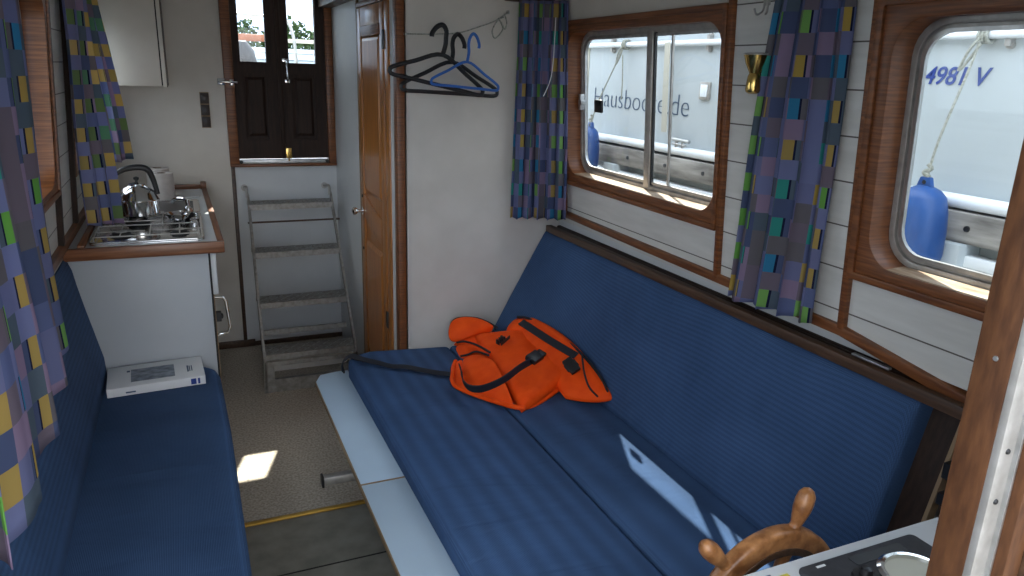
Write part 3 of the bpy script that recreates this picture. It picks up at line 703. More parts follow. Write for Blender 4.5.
mb = MB().lathe([(.024, 0), (.022, .02), (.012, .03), (.011, .06)], (-.01, 3.955, 1.04), n=18); mb.tube(smoothpath([(-.01, 3.955, 1.09), (-.03, 3.99, 1.10), (-.07, 4.04, 1.09), (-.08, 4.055, 1.07)]), .009); mb.build('tap', 'chrome', sk, smooth=True)

# kettle
kt = empty('kettle', (-.215, 3.74, 1.073), 'stainless steel kettle with black handle standing on the galley hob', 'kettle')
MB().lathe([(.080, 0), (.088, .006), (.088, .066), (.090, .069), (.090, .074), (.085, .080), (.074, .105), (.056, .124), (.038, .133), (.035, .136)], (-.215, 3.74, 1.073), n=36).build('kettle_body', 'chrome', kt, smooth=True)
lid = MB().lathe([(.036, 0), (.034, .008), (.015, .014), (.006, .016)], (-.215, 3.74, 1.208), n=28).build('lid', 'chrome', kt, smooth=True)
MB().lathe([(.005, 0), (.006, .008), (.012, .014), (.012, .022), (.004, .026)], (-.215, 3.74, 1.222), n=18).build('lid_knob', 'black', lid, smooth=True)
MB().tube(smoothpath([(-.285, 3.73, 1.13), (-.308, 3.725, 1.165), (-.325, 3.72, 1.195), (-.335, 3.72, 1.215)], 4), [.028]*4+[.021]*4+[.015]*5, 14).build('spout', 'chrome', kt, smooth=True)
hp = smoothpath([(-.295, 3.73, 1.262), (-.255, 3.735, 1.283), (-.200, 3.74, 1.290), (-.165, 3.742, 1.278), (-.146, 3.744, 1.235), (-.132, 3.745, 1.165)], 5)
MB().tube(hp, [.010+.004*math.sin(PI*i/(len(hp)-1)) for i in range(len(hp))], 12).build('handle', 'black', kt, smooth=True)
MB().tube([(-.292, 3.73, 1.263), (-.322, 3.725, 1.250)], [.012, .009], 10).build('handle_end', 'chrome', kt, smooth=True)

# paper rolls
def roll(x, y, h, label):
    e = empty('paper_roll', (x, y, 1.036), label, 'paper roll')
    r = .058
    MB().lathe([(.022, 0), (r, 0), (r+.001, h*.5), (r, h), (.022, h), (.022, h-.02)], (x, y, 1.036), n=32).build('roll', 'tissue', e, smooth=True)
    mb = MB().lathe([(.0225, 0), (.0225, h+.0006), (.019, h+.0006), (.019, .004)], (x, y, 1.0362), n=24); mb.build('cardboard_core', mat('grey_cardboard', (.18, .13, .09), .9), e, smooth=True)
roll(-.128, 4.40, .140, 'white paper roll standing on the worktop just right of the kettle')
roll(-.150, 4.545, .150, 'paper roll standing half hidden behind the front roll')
lf = MB().quadbox([V((x, y, z)) for z in (1.036, 1.042) for x, y in ((-.10, 4.36), (.055, 4.42), (-.16, 4.55), (.060, 4.69))]).build('leaflet', 'paper', None)
tag(lf, 'white printed leaflet lying on the worktop behind the sink', 'leaflet')
# upper cabinet
uc = empty('wall_cabinet', (-.25, 4.5, 1.63), 'white wall cabinet above the galley against the stern wall', 'cabinet')
box((-.445, 4.28, 1.632), (-.080, YF-.002, 2.13)).build('carcass', 'cream', uc, bevel=.002)
box((-.080, 4.285, 1.636), (-.074, YF-.004, 2.125)).build('gap', 'dark', uc)
d_ = box((-.074, 4.282, 1.630), (-.056, YF-.004, 2.13)).build('door', 'cream', uc, bevel=.002)
box((-.056, 4.282, 1.628), (-.053, YF-.004, 2.13)).build('edge_lipping', 'trimwood', uc)
# switches
sw = empty('switch_panel', (.13, YF, 1.49), 'column of three dark brown square switches on the stern wall', 'switch')
box((.104, YF-.004, 1.388), (.154, YF-.0005, 1.592)).build('mounting_plate', 'tan', sw, bevel=.001)
for z in (1.557, 1.490, 1.423):
    s_ = box((.106, YF-.014, z-.030), (.152, YF-.003, z+.030)).build('switch_frame', 'oyellow', sw, bevel=.003)
    box((.116, YF-.018, z-.019), (.142, YF-.013, z+.019)).build('rocker', 'oyellow', s_, bevel=.002)

# ------------------------------------------------------------------ ladder
ld = empty('ladder', (.55, 4.2, 0), 'four tread aluminium boarding ladder below the stern doors', 'ladder')
tr = [(.215, 3.985, .300, .815), (.465, 4.150, .305, .812), (.715, 4.325, .309, .808), (.965, 4.500, .314, .805)]
def tread(z, y, x0, x1, d=.15):
    mb = MB(); mb.box((x0, y, z-.006), (x1, y+d, z)); mb.box((x0, y-.002, z-.032), (x1, y+.006, z+.001)); mb.box((x0, y+d-.006, z-.025), (x1, y+d, z))
    t = mb.build('tread', 'ladder', ld)
    mb = MB()
    nx = 17
    for i in range(nx):
        for j in range(4):
            cx = x0+.02+(x1-x0-.04)*i/(nx-1); cy = y+.025+j*.033; s_ = .010*(1 if (i+j) % 2 else -1)
            dx, dy = .009, s_
            mb.quadbox([V((cx-dx+ox, cy-dy+oy, z+zz)) if w_ == 0 else V((cx+dx+ox, cy+dy+oy, z+zz)) for zz in (-.001, .0018) for w_ in (0, 1) for ox, oy in ((-.0015, .0015), (.0015, -.0015))])
    mb.build('checker_pattern', 'alu', t)
for a in tr: tread(*a)
for x0, x1 in ((.294, .314), (.802, .820)):
    xs = .008 if x0 < .5 else -.005
    mb = MB()
    pts = [(3.962, 0), (3.962, .215), (4.545, 1.02), (4.585, 1.02), (4.010, .215), (4.010, 0)]
    mb.add([(x0+xs*(z/.5), y, z) for y, z in pts]+[(x1-.006+xs*(z/.5), y, z) for y, z in pts], [(5, 4, 3, 2, 1, 0), (6, 7, 8, 9, 10, 11)]+[(i, (i+1) % 6, (i+1) % 6+6, i+6) for i in range(6)])
    mb.build('side_rail', 'ladder', ld)
    xt = x0+xs*2.04
    mb = MB(); mb.tube(smoothpath([(xt+.003, 4.56, 1.0), (xt+.003, 4.58, 1.045), (xt+.003, 4.62, 1.05), (xt+.003, 4.70, 1.04), (xt+.003, YF-.005, 1.03)]), .009); mb.lathe([(.02, 0), (.02, .008)], (xt+.003, YF-.010, 1.03), (0, 1, 0), 14)
    mb.build('hook', 'aludark', ld, smooth=True)
mb = MB(); mb.tube([(.300, 4.46, .868), (.830, 4.46, .868)], .0055, 8); mb.build('cross_rod', 'trimwood', ld, smooth=True)
# base frame with open window
mb = MB(); Y0 = 3.962
for x0, x1, z0, z1 in ((.302, .352, 0, .182), (.765, .815, 0, .182), (.352, .765, .155, .182), (.352, .765, 0, .075)):
    mb.box((x0, Y0, z0), (x1, Y0+.004, z1))
mb.build('base_frame', 'ladder', ld)
box((.33, 4.20, .255), (.80, 4.215, .285)).build('rear_bar', 'ladder', ld)
box((.306, 3.966, .0), (.812, 4.14, .012)).build('base_plate', 'ladder', ld)
box((.34, 4.10, .07), (.78, 4.105, .16)).build('riser_plate', 'cream', ld)
# ------------------------------------------------------------------ hangers and cord
cd = MB().tube(smoothpath([(1.375, 3.205, 2.014), (1.30, 3.18, 1.972), (1.21, 3.155, 1.94), (1.13, 3.14, 1.915), (1.06, 3.13, 1.905), (.98, 3.14, 1.90), (.90, 3.205, 1.90)]), .003, 8).build('hanging_cord', 'rope', None, smooth=True)
tag(cd, 'thin cord strung across the cream bulkhead carrying the hangers', 'cord')
mb = MB().tube(smoothpath([(1.315, 3.175, 1.985), (1.335, 3.17, 1.94), (1.30, 3.17, 1.90), (1.285, 3.17, 1.93), (1.31, 3.17, 1.975), (1.34, 3.175, 1.99)]), .0032, 8)
mb.tube(smoothpath([(1.345, 3.18, 2.005), (1.355, 3.175, 1.97), (1.345, 3.17, 1.94), (1.33, 3.175, 1.97)]), .003, 8)
mb.build('knot', 'rope', cd, smooth=True)
MB().lathe([(.008, 0), (.008, .01), (.003, .02)], (.90, 3.217, 1.90), (0, -1, 0), 10).build('nail', 'alu', cd)
MB().lathe([(.008, 0), (.008, .01), (.003, .02)], (1.375, 3.217, 2.014), (0, -1, 0), 10).build('nail', 'alu', cd)
def hanger(o, W, H, rot, r, m, label, tilt=0, hookdir=-1, open_hook=.038):
    """local: x along shoulders, z up, hook top at origin"""
    h = empty('coat_hanger', o, label, 'coat hanger', 'coat hangers on the cord')
    hw = W/2
    neck = -.112
    loop = smoothpath([(0, 0, neck), (hw*.55, 0, neck-H*.42), (hw*.93, 0, neck-H*.74), (hw, 0, neck-H*.88), (hw*.93, 0, neck-H), (hw*.5, 0, neck-H*1.0), (-hw*.5, 0, neck-H*1.0), (-hw*.93, 0, neck-H), (-hw, 0, neck-H*.88), (-hw*.93, 0, neck-H*.74), (-hw*.55, 0, neck-H*.42)], 5, closed=True)
    Rm = Matrix.Rotation(rot, 4, 'Z') @ Matrix.Rotation(tilt, 4, 'Y')
    mb = MB().tube([Rm @ p for p in loop], r, 10, closed=True); mb.build('hanger_frame', m, h, smooth=True, local=True)
    s = open_hook
    hook = smoothpath([(0, 0, neck), (.004, 0, neck+.04), (.0, 0, -.04), (.004*hookdir, 0, -.014), (s*.5*hookdir, 0, .004), (s*hookdir*1.0, 0, -.008), (s*hookdir*1.35, 0, -.035), (s*hookdir*1.35, 0, -.052)], 5)
    shift = V((-s*.5*hookdir, 0, 0))
    mb = MB().tube([Rm @ (p) for p in hook], r*1.12, 10); mb.build('hook', m, h, smooth=True, local=True)
    return h
hanger((1.050, 3.085, 1.928), .42, .125, .0, .0090, 'black', 'black plastic coat hanger in front with its hook facing left', tilt=.20, open_hook=.045)
hanger((1.090, 3.135, 1.903), .44, .130, .0, .0085, 'black', 'black plastic coat hanger behind the front black one', tilt=.04, hookdir=1, open_hook=.04)
hanger((1.137, 3.060, 1.905), .305, .105, .0, .0058, 'bluep', 'thin blue plastic coat hanger in front of the black hangers', tilt=.07, hookdir=1, open_hook=.035)

# ------------------------------------------------------------------ curtains
def curtain(name, mt, label, top, bot, zt, zb, folds, amp_t, amp_b, gather=1.5, nu=120, nv=44, u0=0, sway=.006, seed=0, loc=None):
    """top/bot: plan polylines (x,y); zt/zb numbers or (z_start,z_end)"""
    def along(pl, t):
        pl = [V((p[0], p[1], 0)) for p in pl]
        ls_ = [(pl[i+1]-pl[i]).length for i in range(len(pl)-1)]; tot = sum(ls_); d = t*tot
        for i, l in enumerate(ls_):
            if d <= l or i == len(ls_)-1:
                tt = d/l; tg = (pl[i+1]-pl[i]).normalized(); return pl[i].lerp(pl[i+1], tt), V((-tg.y, tg.x, 0)), tot
            d -= l
    zt = zt if isinstance(zt, tuple) else (zt, zt); zb = zb if isinstance(zb, tuple) else (zb, zb)
    vs = []; uvs = []; fs = []
    Lb = along(bot, 0)[2]*gather
    for j in range(nv+1):
        v = j/nv
        for i in range(nu+1):
            u = i/nu
            pt, nt_, _ = along(top, u); pb, nb_, _ = along(bot, u)
            p = pt.lerp(pb, v); n = (nt_*(1-v)+nb_*v).normalized()
            amp = amp_t*(1-v)+amp_b*v
            ph = 2*PI*folds*u+.5*math.sin(5*u+seed)+.25*math.sin(3*v+seed*2+u*4)
            off = amp*(math.sin(ph)+.25*math.sin(2.3*ph+1+seed))+sway*math.sin(6*v+seed+3*u)
            tg = V((n.y, -n.x, 0))
            q = p+n*off+tg*(.35*amp*math.sin(2*ph))
            z = (zt[0]*(1-u)+zt[1]*u)*(1-v)+(zb[0]*(1-u)+zb[1]*u)*v
            if v > .97: z += .004*math.sin(ph*1.0)
            vs.append(V((q.x, q.y, z))); uvs.append((u0+u*Lb, z))
    W = nu+1
    for j in range(nv):
        for i in range(nu):
            a = j*W+i; fs.append((a, a+W, a+W+1, a+1))
    mb = MB(); mb.add(vs, fs)
    c0 = V(loc) if loc else sum(vs, V((0, 0, 0)))/len(vs)
    me = bpy.data.meshes.new(name); me.from_pydata([p-c0 for p in vs], [], fs)
    ul = me.uv_layers.new(name='UVMap')
    for lp in me.loops: ul.data[lp.index].uv = uvs[lp.vertex_index]
    for p in me.polygons: p.use_smooth = True
    o = bpy.data.objects.new(name, me); C.objects.link(o); o.location = c0; me.materials.append(M[mt])
    sm = o.modifiers.new('thickness', 'SOLIDIFY'); sm.thickness = .002
    return tag(o, label, 'curtain')
curtain('curtain', 'curtain', 'patchwork curtain in the corner between cream bulkhead and far right window',
        [(1.405, 3.17), (1.50, 3.12), (1.585, 3.03)], [(1.40, 3.175), (1.50, 3.13), (1.625, 3.03)], 2.065, (1.085, 1.095), 5.5, .016, .018, 2.9, seed=1)
curtain('curtain', 'curtain2', 'patchwork curtain hanging between the two right windows beside the brass lamp',
        [(1.535, 1.700), (1.548, 1.58), (1.552, 1.445)], [(1.605, 1.855), (1.605, 1.65), (1.600, 1.462)], 2.08, (1.060, 1.095), 4, .013, .020, 1.85, seed=2.2, u0=.0)
curtain('curtain', 'curtain2', 'near patchwork curtain at the left edge in front of the left window',
        [(-.345, 2.16), (-.34, 1.75), (-.34, 1.30)], [(-.325, 2.02), (-.305, 1.60), (-.285, 1.12)], 2.05, (1.075, 1.03), 4, .010, .022, 1.25, seed=.4, u0=.6)
curtain('curtain', 'curtain3', 'patchwork curtain hanging down to the galley hob',
        [(-.375, 3.42), (-.345, 3.58), (-.335, 3.66)], [(-.405, 3.50), (-.36, 3.55), (-.29, 3.62)], 2.09, (1.075, 1.062), 2.6, .012, .016, 1.8, seed=3.1, u0=1.1)
curtain('curtain', 'curtain3', 'shorter patchwork curtain behind the kettle below the white wall cabinet',
        [(-.375, 4.00), (-.34, 4.08), (-.315, 4.18)], [(-.345, 4.08), (-.27, 4.12), (-.225, 4.2)], 2.09, (1.27, 1.29), 2.4, .012, .016, 1.8, seed=5.1, u0=2.1)
# hem cord hanging on the corner curtain
cc = MB().tube(smoothpath([(1.512, 3.005, 1.99), (1.507, 3.0, 1.82), (1.495, 2.998, 1.73), (1.466, 3.0, 1.66)]), .002, 6).build('pull_cord', 'paper', None, smooth=True)
tag(cc, 'thin white pull cord hanging over the corner curtain', 'cord')
def crod(F, y0, y1, z, name_label):
    mb = MB().tube([F(y0, z, -.045), F(y1, z, -.045)], .006, 10)
    o = mb.build('curtain_rod', 'brass', None, smooth=True); return tag(o, name_label, 'curtain rod')
crod(WL, .6, 4.3, 2.075, 'slim brass curtain rod along the top of the left wall')

# ------------------------------------------------------------------ wall lamp and hook
lp = empty('wall_lamp', WR(1.76, 1.77, -.01), 'small polished brass wall lamp on the white boards beside the curtain', 'lamp')
c = WR(1.765, 1.72, -.055)
MB().lathe([(.012, 0), (.020, .004), (.023, .012), (.020, .048), (.016, .058), (.020, .066), (.030, .085), (.036, .104), (.038, .110), (.034, .110), (.026, .086), (.006, .075)], c, (0, 0, 1), 24).build('lamp_cup', 'brass', lp, smooth=True)
MB().lathe([(.038, 0), (.040, .004), (.036, .006)], c+V((0, 0, .109)), (0, 0, 1), 24).build('lamp_rim', 'aludark', lp, smooth=True)
mb = MB().tube(smoothpath([c+V((.018, 0, .03)), c+V((.038, 0, .035)), c+V((.055, 0, .05))]), .006, 10); mb.lathe([(.022, 0), (.020, .008), (.012, .014)], WR(1.765, 1.77, -.001), -RN, 20); mb.build('wall_bracket', 'brass', lp, smooth=True)
hk = MB().tube(smoothpath([WR(1.80, 2.02, -.004), WR(1.80, 1.96, -.006), WR(1.80, 1.945, -.018), WR(1.803, 1.942, -.030), WR(1.806, 1.958, -.036)]), .003, 8)
hk.tube(smoothpath([WR(1.785, 2.02, -.004), WR(1.785, 1.955, -.006), WR(1.785, 1.94, -.012)]), .003, 8); wbox(hk, WR, 1.780, 1.806, 1.965, 2.03, -.003, 0)
hk = hk.build('wall_hook', 'aludark', None); tag(hk, 'small double wire hook on the white boards above the brass lamp', 'hook')

# ------------------------------------------------------------------ life jacket
lj = empty('life_jacket', (1.25, 2.7, .46), 'orange life jacket with black straps lying on the blue sofa', 'life jacket')
# main foam panel (top surface corners minus its thickness)
def lower(p, d): p = V(p); return p+V((.22, .12, -1)).normalized()*d
A, Bq, Cq, Dq = (V(q) for q in ((1.175, 3.065, .585), (1.385, 2.945, .615), (1.452, 2.535, .590), (1.120, 2.385, .505)))
build_weld(pillow(lower(Dq, .05), lower(Cq, .05), lower(Bq, .05), lower(A, .05), .050, back=.012, k=9, c=.06, wr=.006, seed=1, nrm=(-.22, -.12, 1), pw=.35), 'front_panel', 'orange', lj)
build_weld(pillow(lower(Dq, .062), lower(Cq, .085), lower(Bq, .085), lower(A, .07), .020, back=.02, k=8, c=.07, wr=.004, seed=2, nrm=(-.22, -.12, 1)), 'lining', 'orange', lj)
# second panel leaning on the backrest
P0, P1, P2, P3 = V((1.375, 2.985, .590)), V((1.430, 2.960, .655)), V((1.490, 2.245, .515)), V((1.335, 2.405, .475))
build_weld(pillow(P3, P2, P1, P0, .035, back=.022, k=6, c=.12, wr=.006, seed=5, nrm=(-.75, -.1, .65), bul=(.012, 0, .052)), 'back_panel', 'orange', lj)
build_weld(pillow(V((1.31, 3.0, .56)), V((1.36, 2.90, .575)), V((1.45, 2.94, .62)), V((1.40, 3.06, .60)), .050, back=.02, k=3, c=.3, wr=.004, seed=8, nrm=(-.4, -.3, 1)), 'neck_roll', 'orange', lj)
def piping(pts, name='piping', r=.0055, n=6, cl=False):
    return MB().tube(smoothpath(pts, n, cl), r, 8, closed=cl).build(name, 'blackm', lj, smooth=True)
piping([(1.378, 3.00, .645), (1.405, 2.925, .656), (1.440, 2.70, .652), (1.458, 2.50, .625), (1.468, 2.36, .578), (1.466, 2.30, .530), (1.455, 2.335, .490), (1.42, 2.38, .475), (1.36, 2.42, .478)])
piping([(1.451, 2.496, .634), (1.400, 2.385, .608), (1.386, 2.315, .572), (1.420, 2.300, .530)], r=.004)
# belt over the second panel with buckle
bp_ = smoothpath([V((1.352, 2.90, .655)), V((1.368, 2.70, .652)), V((1.396, 2.58, .640)), V((1.425, 2.50, .628))], 6)
band(bp_, (.8, .25, .5), .034, .006).build('side_strap', 'blackm', lj, bevel=.001)
mb = MB(); mm_ = mtx_from((1.380, 2.455, .606), (.15, -.9, -.35), (.8, .1, .5)); mb.box((-.038, -.022, -.006), (.038, .022, .012), mm_); mb.box((-.018, -.027, -.004), (.018, .027, .010), mm_)
mb.build('buckle', 'black', lj, bevel=.004)
def sheet(rows, th, name, m):
    nv = len(rows); nu = len(rows[0]); vs = []
    for r in rows: vs += [V(p) for p in r]
    fs = [(j*nu+i, j*nu+i+1, (j+1)*nu+i+1, (j+1)*nu+i) for j in range(nv-1) for i in range(nu-1)]
    mb = MB(); mb.add(vs, fs); o = mb.build(name, m, lj, smooth=True, angle=180)
    s1 = o.modifiers.new('t', 'SOLIDIFY'); s1.thickness = th; s1.offset = 0
    s2 = o.modifiers.new('s', 'SUBSURF'); s2.levels = 2; s2.render_levels = 2; return o
# collar: curved flap at the far left
edge = [(1.080, 3.128, .535), (1.092, 3.165, .585), (1.128, 3.175, .615), (1.205, 3.145, .62), (1.235, 3.060, .625), (1.260, 2.990, .615)]
inner = [(1.085, 3.120, .51), (1.112, 3.085, .515), (1.138, 3.070, .53), (1.175, 3.070, .545), (1.208, 3.055, .560), (1.260, 3.020, .570)]
midr = [((a[0]+b[0])/2-.004, (a[1]+b[1])/2-.008, (a[2]+b[2])/2+.014) for a, b in zip(edge, inner)]
sheet([edge, midr, inner], .020, 'collar', 'orange')
piping([V(p)+V((.006, -.010, -.006)) for p in edge])
build_weld(pillow(V((1.10, 3.13, .49)), V((1.20, 2.96, .515)), V((1.30, 2.99, .545)), V((1.20, 3.14, .545)), .022, back=.02, k=4, c=.1, wr=.003, seed=11, nrm=(-.1, -.2, 1)), 'neck_lining', 'orange', lj)
# folds and crumpled side flap
sheet([[(1.095, 3.09, .50), (1.112, 3.01, .54), (1.128, 2.90, .565), (1.138, 2.77, .578)], [(1.085, 3.03, .49), (1.110, 2.98, .515), (1.135, 2.90, .535), (1.142, 2.77, .560)], [(1.082, 2.96, .48), (1.107, 2.94, .49), (1.142, 2.93, .50), (1.150, 2.76, .545)]], .012, 'collar_fold', 'orange')
piping([(1.105, 3.08, .520), (1.116, 3.01, .548), (1.128, 2.89, .574), (1.136, 2.745, .590)], r=.005)
piping([(1.078, 2.955, .500), (1.105, 2.935, .512), (1.125, 2.88, .545), (1.132, 2.75, .575)], r=.005)
f0 = [(1.056, 2.900, .510), (1.114, 2.878, .540), (1.129, 2.794, .556), (1.145, 2.715, .565)]
f1 = [(1.041, 2.821, .500), (1.077, 2.780, .535), (1.100, 2.697, .535), (1.125, 2.606, .565)]
f2 = [(1.001, 2.721, .485), (1.040, 2.670, .510), (1.072, 2.590, .505), (1.112, 2.488, .540)]
f3 = [(.976, 2.676, .475), (1.021, 2.618, .480), (1.069, 2.548, .480), (1.120, 2.448, .492)]
f4 = [(.972, 2.655, .468), (1.018, 2.590, .468), (1.066, 2.520, .470), (1.118, 2.420, .474)]
sheet([f0, f1, f2, f3, f4], .012, 'side_flap', 'orange')
MB().tube(smoothpath([V((1.045, 2.93, .490)), V((1.010, 2.86, .492)), V((.985, 2.793, .495)), V((.962, 2.735, .486)), V((.966, 2.673, .480)), V((1.023, 2.565, .477)), V((1.105, 2.440, .478)), V((1.150, 2.400, .478))], 6), .010, 8).build('hem_fold', 'orange', lj, smooth=True)
sheet([[(1.040, 2.92, .490), (1.012, 2.86, .488), (.986, 2.793, .486), (.963, 2.735, .480), (.967, 2.673, .476), (1.023, 2.565, .472)], [(1.075, 2.92, .500), (1.060, 2.88, .505), (1.045, 2.82, .498), (1.010, 2.74, .486), (.985, 2.68, .478), (1.030, 2.575, .474)]], .010, 'flap_lining', 'orange')
# waist belt looping out and back over the front panel
wb = smoothpath([V((1.015, 2.79, .520)), V((1.000, 2.73, .530)), V((.977, 2.644, .522)), V((.974, 2.555, .527)), V((1.004, 2.482, .552)), V((1.073, 2.451, .590)), V((1.167, 2.497, .612)), V((1.234, 2.527, .622))], 7)
band(wb, (-.35, -.35, 1), .036, .005).build('waist_belt', 'blackm', lj, bevel=.001)
mb = MB(); mm_ = mtx_from((1.255, 2.540, .628), (.85, .5, .1), (-.4, .8, .3)); mb.box((-.04, -.026, -.008), (.03, .026, .014), mm_); mb.box((.03, -.020, -.006), (.055, .020, .010), mm_); mb.build('buckle', 'black', lj, bevel=.004)
mt_ = mtx_from((1.205, 2.805, .600), (.082, .066, .012), (-.055, .060, .004))
text_mesh('FAR', .034, mt_, 'printed_mark', 'black', lj, shear=.35, ext=.010, xs=1.0)
MB().box((.0, -.011, -.008), (.082, -.008, .008), mt_).build('printed_mark', 'black', lj)
# loose strap trailing over the seat to the board
sp = smoothpath([V((.568, 3.09, .436)), V((.575, 3.125, .470)), V((.610, 3.125, .498)), V((.642, 3.05, .508)), V((.70, 3.00, .503)), V((.756, 2.955, .495)), V((.811, 2.937, .492)), V((.867, 2.893, .488)), V((.923, 2.85, .484)), V((.990, 2.79, .487))], 6)
band(sp, (.35, 1, .15), .034, .004).build('loose_strap', 'blackm', lj, bevel=.001)

# ------------------------------------------------------------------ console, wheel, post
cn = empty('helm_console', (1.05, .65, 0), 'white helm console top with dark instrument panel at bottom right', 'console')
box((.70, .46, .86), (1.56, .848, .90)).build('console_top', 'white', cn, bevel=.003)
box((.74, .48, 0), (1.54, .835, .86)).build('console_body', 'white', cn, bevel=.003)
pan = MB().prism(rxy(.948, 1.245, .56, .818, .012, 0), (0, 0, .900), (0, 0, .910)).build('instrument_panel', 'panelgrey', cn, bevel=.003)
def lath_cn(prof, x, y, z, name, m, par): return MB().lathe(prof, (x, y, z), n=40).build(name, m, par, smooth=True)
lath_cn([(.066, 0), (.066, .008), (.060, .012), (.054, .011), (.053, .002)], 1.130, .716, .910, 'gauge_bezel', 'chrome', pan)
lath_cn([(.053, 0), (.053, .003), (.001, .0035)], 1.130, .716, .911, 'gauge_dial', 'dial', pan)
lath_cn([(.024, 0), (.022, .006), (.012, .008), (.010, .02), (.004, .022)], 1.045, .752, .910, 'knob', 'black', pan)
MB().prism(rxy(1.06, 1.19, .782, .806, .004, 0), (0, 0, .9095), (0, 0, .9108)).build('label_plate', 'black', pan)
box((.984, .803, .9098), (1.004, .808, .9106)).build('white_mark', 'paper', pan)
box((.905, .800, .900), (.932, .822, .9006)).build('sticker', 'yellow', cn)
for i in range(4): box((.80+.003*i, .828-.010*i, .9), (.90-.004*i, .8305-.010*i, .9005)).build('sticker_print', 'inkg', cn)

wh = empty('ship_wheel', (1.022, .93, .717), 'varnished wooden ship wheel with turned spokes behind the helm console', 'ship wheel')
wc = V((1.012, .935, .725)); wx = V((1, 0, 0)); wz = V((0, 0, 1)); wy = V((0, 1, 0))
def wp(r, a, d=0): return wc+wx*r*math.cos(a)+wz*r*math.sin(a)+wy*d
NS = 72
def rim(r0, r1, d0, d1, name, m, bev=.004):
    MB().ring([wp(r1, 2*PI*i/NS, d0) for i in range(NS)], [wp(r0, 2*PI*i/NS, d0) for i in range(NS)], wy*(d1-d0)).build(name, m, wh, bevel=bev, bseg=3)
rim(.128, .176, -.020, .018, 'rim', 'wheelwood', .010)
rim(.124, .140, -.022, -.018, 'rim_inlay', 'trimwood', .001)
a0 = math.radians(74)
for i in range(6):
    a = a0+i*PI/3; dr_ = (wp(1, a)-wc)
    prof = [(.010, .04), (.012, .09), (.015, .125), (.017, .130), (.017, .172), (.013, .176), (.011, .182), (.014, .195), (.018, .215), (.019, .232), (.017, .248), (.011, .258), (.003, .262)]
    MB().lathe([(r, h) for r, h in prof], wc, dr_, 18).build('spoke', 'wheelwood', wh, smooth=True)
MB().lathe([(.045, -.028), (.052, -.018), (.052, .018), (.045, .026)], wc, wy, 32).build('hub', 'wheelwood', wh, smooth=True)
MB().lathe([(.016, -.10), (.016, .028), (.022, .030), (.022, .040), (.004, .044)], wc, wy, 20).build('shaft', 'brass', wh, smooth=True)

# doorway post with metal strip
pe = empty('doorway_post', (.85, .5, 0), 'brown wooden doorway post with metal strip at right edge of view', 'post')
box((.878, .500, 0), (.945, .546, 2.14)).build('wooden_post', 'post', pe, bevel=.002)
box((.879, .490, 0), (.907, .5005, 2.14)).build('metal_strip', 'aludark', pe, bevel=.001)
box((.906, .484, 0), (.911, .5005, 2.14)).build('metal_lip', 'alu', pe, bevel=.001)
box((.911, .470, 0), (.945, .5005, 2.14)).build('side_board', 'post', pe, bevel=.003)
box((.945, .46, 0), (1.06, .52, 2.14)).build('dark_board', 'trimwood', pe, bevel=.003)
for z in (1.325, 1.255, .9):
    MB().lathe([(.004, 0), (.003, .002), (.0005, .003)], (.893, .490, z), (0, -1, 0), 12).build('screw', 'black', pe)
MB().lathe([(.0035, 0), (.003, .0012)], (.878, .520, 1.438), (-1, 0, 0), 10).build('screw', 'alu', pe)

# ------------------------------------------------------------------ outside: neighbour boat, fenders
nb = empty('neighbour_boat', (2.7, 2.5, .6), 'white houseboat moored alongside seen through the right windows', 'boat')
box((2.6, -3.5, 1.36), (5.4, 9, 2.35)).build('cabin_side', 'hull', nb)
box((2.50, -3.6, 2.35), (5.5, 9.1, 2.42)).build('roof', 'rail', nb)
box((2.62, -3.5, .35), (5.3, 9, 1.30)).build('hull', noisy('grey_green_hull', (.30, .33, .33), (.40, .43, .43), (2, 2, 2), .6), nb)
MB().tube([(2.568, 9, 1.375), (2.568, -3.5, 1.345)], .026, 14).build('lower_tube', 'rail', nb, smooth=True)
MB().tube([(2.570, 9, 1.975), (2.570, -3.5, 1.905)], .016, 14).build('grab_rail', 'rail', nb, smooth=True)
for y in (7.0, 5.6, 4.30, 3.32, 2.98, 1.72, .5):
    zr = 1.905+.07*(y+3.5)/12.5
    mb = MB(); mb.lathe([(.014, 0), (.014, .03)], (2.585, y, zr+.035), (1, 0, 0), 12); mb.lathe([(.014, 0), (.014, .03)], (2.585, y, zr-.035), (1, 0, 0), 12); mb.box((2.572, y-.010, zr-.04), (2.60, y+.010, zr+.04)); mb.build('rail_bracket', 'aludark', nb)
box((2.588, -3.5, 2.03), (2.60, 9, 2.036)).build('seam', 'aludark', nb)
box((2.594, 4.62, 1.4), (2.60, 4.66, 2.0)).build('corner_seam', 'beige', nb)
mt_ = mtx_from((2.597, 4.535, 1.562), (0, -1, -.0123), (0, 0, 1))
text_mesh('Hausboote.de', .178, mt_, 'lettering', 'inkg', nb, offset=-.0036, xs=1.075)
mt_ = mtx_from((2.597, 2.058, 1.766), (0, -1, -.0123), (0, 0, 1))
text_mesh('-4981 V', .0895, mt_, 'lettering', 'ink', nb, shear=.22, offset=.0012, xs=.96)
# small vent window
ve = box((2.585, 3.285, 1.650), (2.60, 3.370, 1.742)).build('vent', 'aludark', nb, bevel=.003)
box((2.580, 3.300, 1.664), (2.586, 3.355, 1.728)).build('vent_cover', 'rail', ve, bevel=.002)
# cleat
mb = MB()
for y in (3.49, 3.43):
    mb.tube([(2.56, y, 1.365), (2.555, y, 1.42)], .010, 10)
mb.tube([(2.553, 3.55, 1.425), (2.553, 3.37, 1.420)], .010, 10); mb.tube([(2.553, 3.52, 1.40), (2.553, 3.40, 1.397)], .006, 10); mb.build('cleat', 'alu', nb, smooth=True)
